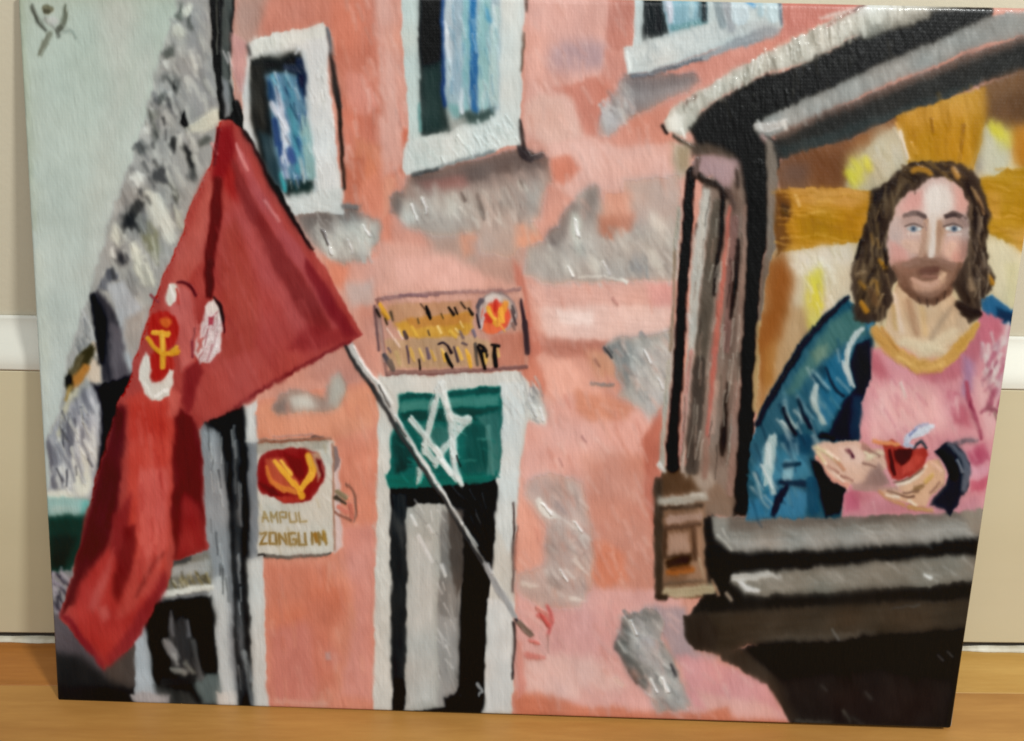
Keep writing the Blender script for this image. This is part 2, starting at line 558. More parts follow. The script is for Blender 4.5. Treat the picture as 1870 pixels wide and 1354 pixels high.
# ---- bare plaster patches
PLA = part('painted_plaster_patch')
P('#8f8a88', "540,396 590,384 640,372 664,396 694,404 697,420 690,445 672,462 668,474 630,482 612,478 590,462 570,440", s=12, g=55, v=14)
P('#6c6664', "544,392 630,378 660,376 650,396 620,410 590,420 560,418", s=14, g=30)
P('#b7b6b1', "640,408 690,408 688,440 668,460 650,470 600,472 588,440 604,430", s=16, g=60)
D(['#c3c3be', '#a3a09e', '#7c7876', '#b0aeab'], "560,400 690,405 670,470 600,470", 44, 24, 6, 62, 21, s=4)
D(['#8b8683', '#c9c8c3'], "590,430 640,430 640,478 600,475", 16, 22, 5, 60, 22, s=4)
P('#8e7c76', "742,326 800,314 960,280 1000,288 1006,330 985,350 940,380 900,400 820,420 745,412 712,385 718,356 736,350", s=14, g=30, v=12)
P('#6b5d59', "750,322 890,288 955,272 1000,286 1000,306 930,318 850,336 760,345", s=12, g=-12)
P('#9c6b66', "760,334 850,320 860,340 790,348", s=12, a=.7)
P('#a59a94', "760,362 900,340 1000,330 980,400 900,420 800,430 740,415", s=20, g=60)
P('#77706e', "712,362 736,348 744,372 730,392 714,384", s=9)
P('#b5a098', "870,390 960,380 965,440 930,470 880,460", s=26)
D(['#bcb9b4', '#a8a09a', '#c6bdb6', '#978a85'], "735,365 870,350 860,400 760,415", 40, 30, 7, 62, 23, s=4, a=.6)
D(['#b9a097', '#a48f87', '#c3aaa0', '#8f7f79'], "870,330 1000,320 960,430 880,420", 36, 34, 7, 64, 24, s=5, a=.5)
blobs('''
#c2c1bd 748 388 18 24 20 s=16
#c3c2be 740 396 8 12 0 s=8
#b2ada7 822 374 26 16 0 s=18
#bfb9b2 828 385 12 10 0 s=10''')
strokes('''
#5a4f4b|5-8|842,352 850,366
#5f5551|6-10-5|872,356 876,376 884,402
#55473f|3-5|948,332 956,342
#d8d0c6|3|945,332 950,348
#d4ccc2|3|957,340 962,350
#7b6660|3-4|950,376 956,396
#d2c7bf|3|843,380 852,400
#d2c7bf|3|830,392 838,404''', s=3)
P('#8c8383', "1096,215 1122,170 1136,146 1200,142 1268,138 1278,150 1260,166 1200,190 1150,215 1112,250 1096,245", s=14, g=60, v=12)
P('#7c7272', "1140,136 1270,136 1276,152 1200,166 1145,168", s=12)
P('#a9a4a6', "1100,218 1140,200 1140,232 1106,248", s=14, g=64)
D(['#b7b2b5', '#948d8e', '#c2bebf'], "1102,190 1170,165 1150,215 1105,240", 26, 26, 6, 68, 25, s=5)
# large patch on the right
P('#aaa09b', "958,500 962,450 1002,440 1030,395 1058,350 1090,345 1100,372 1160,400 1190,372 1242,345 1240,512 1120,514 1000,518", s=16, v=12, g=60)
P('#b39e97', "1140,330 1240,320 1240,400 1180,420 1140,380", s=26)
P('#b37c6a', "1092,392 1158,386 1154,420 1134,438 1112,440 1092,424", s=12, v=5)
P('#d0937e', "1100,350 1150,350 1150,392 1100,396", s=22, a=.8)
P('#da9c84', "944,410 975,405 990,436 960,452 942,450", s=16)
D(['#b9b1ab', '#9b938f', '#c5bfb8', '#a5a19e'], "965,470 1080,440 1230,410 1236,505 1000,510", 70, 30, 8, 62, 26, s=6, a=.55)
blobs('''
#7b7270 1016 432 16 24 40 s=14
#857b78 1038 394 12 26 28 s=14
#8f8581 1078 372 14 36 14 s=18
#c6cac2 1050 412 8 26 -10 s=9
#b5b5ae 1058 450 8 18 -10 s=9
#cfc8c2 1040 488 8 16 -10 s=8
#cfcac3 1030 490 5 12 -30 s=6
#c8beb6 1088 478 16 18 -20 s=14
#cbbfb7 1204 415 14 32 -26 s=16
#8b8c90 1166 478 12 18 -20 s=14
#5f646b 1153 486 3 9 -24 s=4
#6d7074 1178 470 3 12 -14 s=5
#c9c2ba 1195 470 8 22 -20 s=10''')
strokes('''
#d6cfc8|3-4|1056,506 1100,504 1140,514
#e0d9d2|4-6|1134,508 1144,516
#8a8f92|3|1180,486 1182,508''', s=3)
P('#a5a29f', "1104,632 1120,618 1180,612 1228,600 1232,660 1222,730 1190,760 1130,720 1150,690 1120,660", s=14, v=14, g=62)
P('#7e8385', "1112,628 1150,622 1160,680 1145,712 1128,690 1122,660", s=12)
P('#b4adab', "1160,640 1225,630 1218,720 1185,770 1160,720", s=18)
D(['#c4c1be', '#94928f', '#aaa5a2', '#7b7d7f'], "1120,630 1225,610 1218,700 1180,740 1130,700", 50, 26, 6, 60, 27, s=5, a=.65)
strokes('''
#383c40|5-6|1104,634 1116,652
#4c5054|3|1112,634 1118,644
#8f8582|6|1080,700 1120,704
#d5d1cc|4|1156,652 1170,668
#d5d1cc|3|1156,690 1160,702''', s=3)
# beside the door top
P('#b7b5b2', "950,700 985,716 1000,760 996,778 950,765 944,730", s=12, g=60)
D(['#d5d2cc', '#8b8b8c', '#c6c3bf', '#a5a4a4'], "940,690 990,720 990,770 946,760", 26, 24, 5, 64, 28, s=4)
P('#7d7b7e', "958,706 976,710 986,724 970,728", s=9)
P('#cfd0ce', "962,742 985,740 996,772 980,776", s=9)
# middle patch
P('#baa29d', "962,880 1000,862 1060,880 1078,950 1085,1010 1080,1070 1060,1108 990,1110 945,1080 940,1050 1000,1030 1000,970 960,905", s=18, v=12, g=60)
P('#ab9894', "1000,960 1040,950 1030,1060 1010,1080 996,1030", s=22)
D(['#c8b9b4', '#aa9995', '#d2c4bf', '#bba8a4'], "985,880 1070,890 1078,1060 1000,1090 1010,960", 60, 22, 6, 58, 29, s=5, a=.6)
strokes('''
#dcd5d0|12-16-8|985,915 996,936 1014,945
#d6cdc7|5|1000,930 1022,948
#a08f8e|14-10|1018,920 1030,936
#d8cec8|4|1030,950 1046,966
#d8cec8|4|1050,1020 1062,1036
#e0d3cb|8-5|1042,1092 1064,1096
#d4c6be|10-6|955,1066 980,1070
#9b8984|14-8|1006,1056 1024,1072''', s=4)
# lower right patch
P('#9b9998', "1138,1140 1150,1118 1190,1112 1212,1130 1204,1170 1230,1200 1240,1240 1262,1290 1200,1305 1186,1270 1150,1225 1128,1180", s=9, v=14, g=50)
P('#565b5b', "1136,1130 1146,1124 1150,1150 1146,1190 1166,1210 1190,1250 1180,1258 1152,1235 1122,1186 1128,1160", s=8, v=12)
P('#aaa6ab', "1160,1160 1196,1160 1204,1200 1190,1220 1166,1200", s=14)
D(['#c1c1c0', '#8a8a8b', '#a8a4a8', '#6f7171'], "1150,1125 1200,1120 1200,1180 1230,1220 1240,1290 1200,1290 1160,1190", 60, 20, 6, 48, 31, s=4, a=.7)
P('#bfc0bd', "1200,1232 1226,1228 1240,1262 1220,1282 1200,1262", s=10)
strokes('''
#d9dbd8|4|1142,1126 1154,1146
#d9dbd8|5|1204,1240 1216,1258
#303236|6|1226,1216 1232,1232
#c4c6c4|5|1130,1170 1142,1192
#3d4040|8|1150,1226 1164,1244
#d7b5ae|8|1124,1240 1136,1250''', s=3)
# by the flag
P('#9a867e', "498,748 510,722 540,712 590,728 600,700 620,682 634,700 630,730 610,750 560,752 510,760", s=10)
P('#c9c2ba', "525,728 560,722 582,742 540,750", s=8)
P('#a8a39c', "606,690 622,684 632,710 620,745 600,738", s=9)
P('#857671', "500,740 522,728 530,748 504,756", s=8)

flush([FAC, PLA], 3, .6)
# broken colour over the blended wall
D(['#d9a79a', '#c98673', '#e0b7ab', '#c17a66', '#b9968c'], "620,0 740,0 740,330 700,480 620,470", 60, 26, 8, 78, 111, a=.3, s=8, spread=12)
D(['#dca99b', '#c88a77', '#c9a49a', '#e0b5a8'], "965,0 1150,0 1120,160 1230,260 1230,380 1000,400 965,260", 90, 26, 9, 70, 112, a=.3, s=8, spread=20)
D(['#dfab9b', '#c98470', '#e3b9ac', '#bf8b7d', '#cfa095'], "955,520 1230,520 1200,1080 955,1090", 150, 24, 8, 62, 113, a=.32, s=8, spread=20)
D(['#dca79c', '#cf8f80', '#e0b4aa', '#c9a09b'], "945,1100 1250,1110 1430,1310 950,1310", 90, 26, 9, 60, 114, a=.32, s=8, spread=26)
D(['#d28d72', '#c0705a', '#d9a08c', '#c98676'], "470,750 690,700 684,1290 490,1290", 80, 34, 9, 80, 115, a=.28, s=9, spread=10)
D(['#dbd9d4', '#cfccc6', '#e3e0da'], "600,410 690,410 670,470 600,475", 16, 18, 7, 62, 116, a=.42, s=6, t=.75)
D(['#d9d6d0', '#c8c3bc', '#6c6461', '#857b77'], "740,370 960,345 950,420 760,415", 40, 18, 7, 64, 117, a=.42, s=6, t=.75)
D(['#d8d3cd', '#c9c3bc', '#746f6d'], "1000,440 1235,420 1230,505 1000,508", 46, 18, 7, 62, 118, a=.42, s=6, t=.75)
D(['#d9d5d1', '#c6c2be', '#606366', '#85868a'], "1120,630 1222,612 1215,700 1170,730 1140,690", 40, 18, 7, 58, 119, a=.42, s=6, t=.75)
D(['#ddd6d1', '#cfc4bf', '#a58f8a', '#8f7f7c'], "975,890 1060,890 1080,1000 1070,1090 990,1090 1010,970", 60, 18, 7, 50, 120, a=.42, s=6, t=.75)
D(['#dfdfdd', '#c8c8c8', '#4c4f4f', '#7a7c7d', '#a5a3a7'], "1140,1120 1205,1118 1210,1180 1240,1240 1250,1290 1200,1290 1150,1215 1128,1170", 70, 18, 7, 45, 121, a=.42, s=6, t=.75)
D(['#e0ddd8', '#b4b2b0', '#77777a'], "945,700 990,716 992,772 950,770", 24, 18, 7, 55, 122, a=.42, s=6, t=.75)
D(['#d5d1cc', '#b0aba8', '#7f7a79'], "1105,175 1170,150 1150,215 1102,245", 22, 18, 7, 62, 123, a=.42, s=6, t=.75)
# ---- pipe and dark line
part('painted_drainpipe')
P('#1a1815', "381,-60 428,-60 426,80 420,150 428,185 446,236 436,250 418,222 402,218 394,160 388,80", s=4, g=85, v=6)
P('#4d514d', "405,-60 424,-60 422,110 420,160 428,200 416,210 406,150", s=9, g=85, v=16)
P('#7d7f7f', "406,140 418,150 420,210 412,215 405,180", s=9)
strokes('''
#c4c2bf|3|419,98 424,118 432,142
#a7a5a4|3|410,95 418,116
#55564f|4|395,-40 398,100
#14120f|14-16-10|430,190 442,226 452,250''', s=3)

blend([PLA], 3, .6)
D(['#b7b1ac', '#a19995', '#c4beb8'], "600,400 690,400 670,480 600,480", 10, 26, 12, 60, 211, a=.35, s=12)
D(['#a3918a', '#b5a79f', '#8d7d77'], "740,350 990,320 980,420 760,420", 26, 34, 14, 60, 212, a=.35, s=14)
D(['#a8a09b', '#968c87', '#b9b1ab'], "980,440 1235,420 1230,505 990,510", 26, 34, 14, 60, 213, a=.35, s=14)
D(['#a59a98', '#8e8b8b', '#b5aeae'], "1140,1130 1200,1120 1240,1260 1200,1280", 16, 26, 12, 50, 214, a=.4, s=10)
strokes('''
#e2e0db|3-5|662,412 674,430
#dddbd6|3-4|634,438 642,462
#d5d3ce|3-5|598,440 604,462
#6a6563|6-4|588,420 600,446
#dcd8d2|4-6|752,372 760,400
#d6d2cc|4-5|770,360 778,388
#e4e2de|4-6|1048,400 1056,428
#e0dcd6|3-5|1036,486 1044,504
#d5cfc9|3-4|1100,478 1112,500
#dcdad6|4-5|1176,640 1188,664
#c9c7c4|3-5|1200,690 1208,706
#e8e4e0|4-6|990,918 1004,936
#e0dbd6|4-5|1048,950 1060,968
#dfdad5|3-4|1024,1040 1036,1060
#e6e4e0|5-7|1206,1236 1218,1262
#dcdcda|4-6|1150,1132 1160,1156
#d9d7d4|4|1188,1240 1200,1264
#e2e0dc|4-6|966,728 976,756
#d9d7d4|4|984,746 992,768''', s=4, t=1.2)  # short pale strokes put highlights of the paint ridges into the colour
# ---- windows
W1 = part('painted_window', label='small painted window with drawn blue curtain beside the red flag')
defer()
P('#c2918a', "424,60 450,80 448,180 440,170 428,140", s=10)
P('#c9c8c3', "453,80 500,62 545,54 590,43 598,90 602,150 612,244 622,330 628,388 590,386 537,392 500,340 446,240 442,180 450,120", s=4, v=8, g=85)
P('#8f918a', "458,108 500,96 548,90 552,108 500,112 460,122", s=9)
P('#20211d', "456,112 500,102 552,96 560,146 567,250 575,346 525,362 500,330 475,290 460,220", s=6, g=80)
P('#35332c', "458,120 482,112 486,250 462,230", s=12, v=16)
P('#31444a', "474,240 500,250 520,340 512,356 490,310", s=10, v=14)
P('#5b8197', "486,136 520,128 550,140 558,180 566,240 572,320 560,336 522,342 508,300 498,240", s=9, v=20, g=82)
strokes('''
#1f2c45|14-18-8|548,112 552,150 556,172
#2c3548|10-16|520,120 548,128
#2d4a6c|10-12|494,150 496,180
#4f8ba2|12|500,140 506,160 516,180
#b9bfcb|9-15-14|505,160 514,200 522,240
#c1c6d0|9|497,190 508,210
#c3c7cf|12-16-12|520,225 522,260 524,300
#477d92|10-14|524,140 536,190 545,260
#4a8a9a|9-14|530,200 540,250 544,310
#86a5a2|12-20-16|556,215 560,250 568,320
#2f4773|12|502,220 508,262
#2e4a7a|8|512,260 516,300
#3a4f80|12-16|528,275 534,292
#b5b8c8|8|516,290 524,325
#9db0b2|8|548,290 556,330
#3fa0a6|7|514,318 520,348
#9fc0cc|3|520,128 532,160
#d4dade|3|548,90 540,100''', s=4, v=12)
P('#22322d', "522,328 560,330 576,338 574,352 530,360", s=9)
P('#b9c0c0', "552,92 562,92 568,150 573,260 582,350 572,350 563,250 556,150", s=6)
P('#cbcac6', "562,60 592,50 600,120 610,240 622,345 588,350 574,250 564,140", s=7)
P('#c6c9c4', "524,358 575,350 628,346 626,390 590,386 538,394", s=8, g=20)
P('#cccbc2', "455,80 500,64 590,45 594,70 540,80 500,92 458,106", s=6)
D(['#dcdbd2', '#c3c2b6', '#b2b1a6'], "458,82 540,62 540,84 462,102", 26, 16, 5, 66, 41, s=4, a=.6)
D(['#d7d5cd', '#c0c1bc'], "575,120 600,120 618,340 590,340", 24, 34, 5, 84, 42, s=4, a=.5)
strokes('''
#5d666b|7-9-6|597,54 602,76 604,100
#b08a7c|4|606,70 610,100
#2b2723|5-9-12-8|604,100 610,135 615,165 619,195
#30271f|8-7-5|619,195 622,240 626,290 629,345
#2c2b28|5|452,86 456,102
#6d6966|8|628,376 650,378''', s=4)

flush([W1], 2, .6)
D(['#d5dade', '#2d4f7d', '#4f8ba4', '#a9c3c6', '#1d2f4a'], "495,140 550,135 570,330 520,345", 46, 20, 4, 76, 131, a=.65, s=3, spread=14, t=1.)
D(['#e3e2dc', '#b9bab4'], "570,130 605,120 622,380 545,385", 30, 16, 4, 80, 132, a=.5, s=3, t=1.2)
blend([W1], 1, .6)
W2 = part('painted_window', label='tall painted window with striped blue curtain at top centre')
defer()
P('#c2c8c3', "731,-60 957,-60 954,120 951,250 950,266 884,278 822,300 742,322 734,306 738,276 748,255 742,150 734,60", s=4, v=6, g=88)
P('#1b1c1a', "761,-60 812,-60 812,200 822,242 790,250 768,252 766,124", s=5, g=88, v=6)
P('#33433e', "768,130 806,110 812,200 822,240 770,250", s=26, v=14, g=88)
P('#9aabb0', "811,-60 916,-60 914,120 916,204 880,208 860,225 828,226 812,190", s=4, v=10, g=88)
strokes('''
#2a4e86|7-5|808,-50 809,90 811,190
#20386a|5|807,100 811,195
#a8b3b8|20|824,-50 822,60 824,150
#93a5ae|26|840,-50 840,60 838,160
#2d6ca0|16-17-15-12|860,-50 862,60 866,130 867,196
#2f6294|14|866,100 868,196
#7fa9ad|12|850,-20 852,100 850,200
#8fb3b2|22|888,-50 884,60 884,190
#a7bbb7|16|904,20 902,120 904,190
#6fa0a6|8-10|884,12 892,36
#4f8fae|6-8|888,18 894,38
#cfd6da|6-9|816,60 817,88 821,112
#d5dadc|3-5|812,40 818,62
#c5ccd0|6-9|846,165 842,190 844,206
#d8dedd|3|901,10 906,50''', s=4, v=10, t=.4)
P('#6ca09d', "814,188 850,196 850,216 824,214", s=9, a=.8)
P('#3b4c46', "852,202 904,198 904,220 860,228 830,232 830,222", s=9, v=12)
P('#8f938c', "818,222 850,214 856,226 826,236", s=8)
P('#c8cac3', "914,-60 952,-60 950,120 948,262 915,262 914,190", s=6, v=5, g=88)
P('#b9c3bc', "732,-60 760,-60 765,130 768,260 748,258 740,120", s=6, v=5, g=88)
P('#c7ccc6', "744,262 770,250 826,238 875,224 916,212 950,236 948,264 884,276 824,296 742,318", s=7, v=8, g=-12)
D(['#d8dad4', '#bfc8c2', '#aeb7b1'], "746,262 920,225 945,250 760,305", 46, 22, 6, 64, 43, s=4, a=.6)
strokes('''
#5f908a|4-5|765,190 768,240
#7b8280|6-8|800,306 850,292 900,276
#4b4d4b|8-6|756,320 800,308
#4c3c34|8-4|962,-40 960,20
#6b5648|5-4|957,60 953,130
#403530|5-7-9|951,220 954,250 958,280
#3e3432|14-20-12|950,272 958,284 968,290
#4a403d|8-10|966,288 990,282
#c6cfca|4|872,218 878,236
#d4d9d4|3|898,214 904,232''', s=4)

flush([W2], 3, .55)
D(['#d8dfe2', '#7fa4b4', '#5f8fa6', '#b7c9ca', '#8a9ea8'], "815,0 912,0 912,200 820,205", 60, 26, 5, 82, 133, a=.45, s=4, spread=8, t=.9)
D(['#e0e3de', '#b3bcb6'], "740,285 945,215 945,262 750,312", 34, 16, 4, 70, 134, a=.55, s=3, t=1.3)
blend([W2], 1, .5)
W3 = part('painted_window', label='painted window cut off by the top edge of the picture')
defer()
P('#bcc5c2', "1162,-60 1430,-60 1428,50 1400,58 1300,90 1200,128 1148,137 1141,112 1140,86 1155,84 1158,30", s=4, v=8)
P('#272a28', "1178,-60 1206,-60 1214,30 1220,60 1172,78 1174,30", s=4, v=6)
P('#86abb6', "1208,-60 1290,-60 1292,36 1222,60 1212,20", s=5, g=88)
strokes('''
#c3c4cb|12-14-8|1220,-40 1223,14 1224,40
#9fa7ad|6|1210,-20 1216,20
#a3c0c6|10|1262,-40 1262,30
#5f8c90|9|1230,52 1286,40
#2c3638|11|1284,-40 1286,36
#5f7479|5|1277,-10 1278,30
#8c9799|16|1308,-20 1312,20 1320,44
#989c9e|22-14|1325,0 1336,52
#b8c6c9|34|1350,-40 1352,30
#6b9fc4|12-8|1366,0 1376,10
#a9bfc4|12|1385,-20 1390,24
#b6c7c9|24|1408,-40 1412,30''', s=5)
P('#c0c3be', "1141,90 1160,84 1174,78 1240,58 1312,40 1330,56 1350,60 1300,84 1200,122 1150,132", s=8, g=-16)
P('#8c9092', "1200,126 1300,92 1330,76 1400,46 1425,52 1420,66 1330,94 1200,136", s=9, g=-16)
P('#acb0ae', "1310,50 1400,36 1424,44 1340,70", s=10, a=.7)
D(['#d0d2cc', '#b3b8b4', '#a6acaa'], "1145,92 1310,45 1330,60 1160,125", 40, 18, 5, 72, 44, s=4, a=.55)
strokes('''
#5c6167|8-6|1155,140 1190,134
#66696d|9-6|1190,134 1280,108
#5f6b76|6-4|1425,5 1427,44
#dfe0da|5|1144,96 1150,130''', s=4)

flush([W3], 3, .5)
# ---- plaque over the door
part('painted_plaque', label='pink painted plaque with gold lettering above the door')
P('#c1917f', "684,545 800,532 955,528 962,600 968,672 840,682 706,690 692,640", s=6, v=10)
P('#cb9c8c', "700,536 950,526 956,545 700,552", s=9)
P('#b78a6a', "706,556 860,548 862,592 720,596", s=9, v=14)
P('#c4923f', "724,588 800,580 860,572 864,600 850,614 760,620 735,612", s=9, v=18)
P('#b98040', "740,582 860,574 860,590 750,600", s=8)
P('#b59373', "702,620 860,612 900,625 902,668 712,676", s=9, v=14)
P('#b97a66', "892,612 958,605 962,668 906,672", s=12)
strokes('''
#94706a|7-7|688,548 790,536 950,530
#8f6a62|6|690,548 696,600 706,684
#7b5650|8|708,684 830,680 962,670
#8a6a68|6-5|700,545 745,540 800,538
#7d5e60|5|730,540 780,540
#6b5150|5|684,560 692,640
#a9887e|5|690,560 702,660
#8d6a60|6|706,680 800,678 860,674
#433236|4-9-7|952,548 957,590 962,646
#3f3234|10-6|958,588 965,645
#d6a13e|6-8-5|694,556 702,568 710,580
#b58536|5|698,570 708,582
#2c2620|5|688,566 694,578
#3c2f20|4|704,582 708,592
#5b4a38|6-4|714,570 718,584
#201b16|5-9-5|778,560 782,572 786,582
#4c382a|3|768,555 776,566
#2c231a|4-7|820,562 828,574
#1f1a15|4-8-4|830,562 835,574
#33281e|4|842,552 850,564
#2f261c|5-7|856,564 862,574
#5e4a30|3|762,582 765,590
#6b5330|3|806,574 810,582
#5d4b45|6-8|738,606 742,616
#4f3f35|3|782,604 785,612
#7a6560|5|840,606 846,618
#7a6a72|6|864,604 868,614
#e2bf78|4|800,596 806,608
#e8c884|3|832,600 838,608
#e3c07a|3|840,588 846,598
#d6a748|5-7|752,598 760,612
#d0a447|7|822,604 832,614
#d9b45e|4|728,600 734,612
#e6cfc4|3|728,604 736,618
#dcc0b0|3|706,600 728,630
#dcbfae|3|722,620 730,634''', s=3, w=.3)
# lower row of letters, dark strokes with gold beside them
strokes('''
#c9a25c|4-7-3|749,636 753,648 757,660
#d2ab60|4-6-3|766,638 770,650 774,660
#c79d54|4-5|787,640 794,658
#dab268|5-8-4|806,638 812,650 819,664
#d6ab58|5-7|836,636 843,656
#dfae4e|5-8-5|852,640 856,654 859,670
#cfa458|4-6|881,636 889,658
#c8a365|4-5|908,634 911,652
#b59a70|8|724,644 730,664
#4a4548|7-10-7|702,648 710,660 718,676
#6a5558|4|709,636 714,644
#5f4c52|4-5-3|743,632 746,648 747,664
#2f2320|4-5|765,658 767,674
#6b5860|5-7|780,636 783,654
#3d3033|4-5-4|801,628 810,626 819,632
#2b2022|4-6|817,631 824,644
#1a1413|5-7-4|813,648 819,660 826,670
#4d3f44|4-6|829,634 836,660
#55464a|4|844,626 853,630
#5a5148|6|868,628 872,666
#17120f|5-7-5|875,630 882,634 888,642
#17120f|5-8-6|880,642 881,654 885,672
#17120f|5-7|898,630 910,632
#17120f|6-8-7|903,632 902,650 906,668
''', s=3, w=.3)
strokes('''
#19140f|5-7-4|814,646 820,660 826,672
#19140f|5-8-5|872,634 880,650 886,672
#1b1611|6-9|884,640 888,650
#211a14|5-8-8|902,630 904,652 906,668
#d5a038|5|856,650 860,670
#dba94a|4|808,644 812,660
#e0ba6a|3|884,646 888,664
#6a5a50|9|712,660 718,674''', s=3, w=.3)
part('painted_emblem', parent=len(PARTS) - 1)
blobs('''
#6b5f60 906 572 38 38 0 s=6
#b5a49c 908 574 34 36 0 s=6
#cfc6be 902 546 16 10 0 s=8
#d4573c 906 580 27 29 0 s=6
#d96c45 900 600 18 10 0 s=6
''')
strokes('''
#5a5258|10-6|880,548 872,562
#c2aea8|6|888,558 878,600
#43363a|4-5|870,576 876,598
#d89a3a|8-10-12|892,562 898,580 908,592
#e6b94e|4|892,566 906,584
#d98f3e|12-9|924,556 916,576 908,594
#e0a040|10|914,566 918,588
#c33c30|10-8|906,552 906,566
#c53d30|9|888,576 896,586
#e3a24a|3|912,592 922,606
#4a3c3c|3-5|934,566 942,592
#7b5f56|7-4|936,592 940,602
#3d3636|4-3|936,560 940,572''', s=3, w=.3)

# ---- white plaque with oval
part('painted_plaque', label='white painted plaque with dark red oval and gold letters')
P('#c1bcb0', "448,806 604,800 612,806 616,1010 456,1018 450,900", s=5, v=9, g=70)
P('#c9b3ad', "604,806 620,840 626,1000 612,1014 608,900", s=7)
P('#aaa395', "452,806 600,802 600,822 452,830", s=8, v=12)
D(['#d1ccc2', '#b8b1a3', '#c7bfb2', '#b5a78c'], "455,830 600,820 608,1000 460,1008", 70, 20, 6, 60, 51, s=4, a=.5)
P('#8c2623', "468,860 482,830 510,822 545,818 575,826 592,850 592,880 575,905 560,916 520,918 495,905 474,895", s=5, v=8, c=1)
P('#b0533c', "488,840 520,838 545,880 540,905 505,890 492,866", s=10)
P('#7a1719', "520,828 552,838 556,872 544,876 528,848", s=9)
P('#6a1719', "472,880 500,890 518,910 496,904", s=8)
P('#a2372c', "500,905 545,908 550,916 515,918", s=6)
P('#b58b70', "566,826 584,830 590,860 582,880 574,850", s=8)
P('#6a1a1c', "576,838 586,840 592,874 586,874", s=6)
strokes('''
#e0a83f|7-10-9|503,843 518,862 536,884
#e7b94c|5-8|514,842 532,866
#d99c36|9-13|536,880 552,906
#d79d37|10-14-14|562,832 570,856 566,872
#dca43c|13-10|568,868 550,892
#c9743a|5-8-9|488,852 496,878 520,896
#c97a3c|8-10|508,888 538,898
#e0b050|4|562,832 568,850
#9a8360|10|440,812 452,826''', s=4, w=.4)
strokes('''
#8a6d5e|7-5|456,804 520,806 590,799
#6f534a|6|570,797 592,802
#b58575|5|500,798 570,794
#7d6a66|9-11-6|612,818 614,840 612,860
#5c544b|8-5|468,1016 540,1016 604,1011
#2b2520|6|470,1016 482,1016
#9c8453|6|448,830 450,1000
#8c5e4a|5|452,808 520,806 604,801
#a07a66|4|608,810 612,1005''', s=4)
GL = {'Z': ["0,0 1,0 0,1 1,1"], 'O': ["0,0 1,0 1,1 0,1 0,0"], 'N': ["0,1 0,0 1,1 1,0"], 'E': ["1,0 0,0 0,1 1,1", "0,.5 .8,.5"],
      'I': [".5,0 .5,1"], 'A': ["0,1 .5,0 1,1", ".2,.6 .8,.6"], 'P': ["0,1 0,0 1,0 1,.5 0,.5"], 'L': ["0,0 0,1 1,1"], 'G': ["1,0 0,0 0,1 1,1 1,.55 .6,.55"], 'U': ["0,0 0,1 1,1 1,0"], 'M': ["0,1 0,0 .5,.6 1,0 1,1"], 'T': ["0,0 1,0", ".5,0 .5,1"], '7': ["0,0 1,0 .4,1"]}


def letters(txt, x, y, w, h, gap, col, wd, slant=.12, a=.85):
    for ch in txt:
        for g in GL.get(ch, []):
            q = pts(g)
            L(col, np.stack([x + q[:, 0] * w + q[:, 1] * h * slant, y + q[:, 1] * h - q[:, 0] * .03 * w], 1), wd, s=2.5, c=0, w=.5, a=a, br=.5)
        x += w + gap


letters('ZONGUIM', 474, 974, 12, 20, 6, '#85662f', 5)
letters('AMPUL', 478, 936, 11, 17, 6, '#8f7440', 4, a=.7)
L('#93692c', "576,975 580,988", 7, s=3)
L('#93702f', "592,972 594,988", 6, s=3)
strokes('''
#8a6051|5-6-4|632,884 646,900 650,930 646,952
#b46a58|8|640,920 642,946
#86785f|10|617,898 632,908
#4c4236|8-5|614,908 632,918
#8b5f50|5|613,934 640,950
#c67a68|8|620,925 634,934''', s=4)

# ---- doorway
DOOR = part('painted_doorway')
P('#c6c3ba', "690,688 800,684 950,678 966,700 962,760 950,860 942,980 938,1110 936,1320 880,1320 682,1320 684,1100 690,900 690,760", s=5, v=8, g=86)
P('#c9ccc8', "912,700 960,700 948,860 938,1000 930,1010 905,960 912,800", s=7, g=86)
P('#cccac5', "892,1090 938,1100 934,1300 886,1300", s=8, g=88)
D(['#d8d5cd', '#b6b5af', '#cfcdc7', '#a6a6a3'], "925,690 985,700 970,760 925,780", 30, 24, 5, 60, 52, s=4, a=.7)
D(['#d8d4cb', '#bdb9af'], "690,700 722,700 712,1280 686,1280", 50, 30, 6, 70, 53, s=4, a=.4)
P('#131312', "712,880 905,872 908,900 900,1030 888,1110 886,1250 880,1320 718,1320 716,1240 714,1000", s=5, v=4)
P('#282b2b', "716,900 742,900 744,1060 742,1240 716,1240 714,1000", s=8, v=10, g=88)
P('#aaa9a1', "742,926 770,920 815,922 828,940 832,1060 828,1290 738,1300 744,1160", s=5, v=8, g=88)
P('#b9b7b0', "750,980 790,990 796,1280 744,1290", s=16, g=88)
P('#7c7974', "806,930 836,940 842,1060 838,1270 808,1280 800,1100", s=7, v=16, g=88)
P('#554d46', "818,930 848,930 846,1060 834,1090 822,1040", s=9, v=10, g=88)
P('#93918d', "800,1120 836,1130 832,1280 800,1290", s=10, g=88)
D(['#c8c6c2', '#9a9892', '#87847f', '#d2d0cb'], "745,925 820,925 836,1270 800,1270 800,980", 40, 26, 4, 66, 54, s=4, a=.6)
D(['#3a3c3b', '#4a4b49'], "830,890 900,885 880,960 850,960", 12, 26, 4, 60, 55, s=4, a=.7)
P('#151414', "812,1276 840,1262 850,1320 818,1320", s=6)
P('#6a6a66', "716,930 740,960 736,1000 724,960", s=14, a=.3)
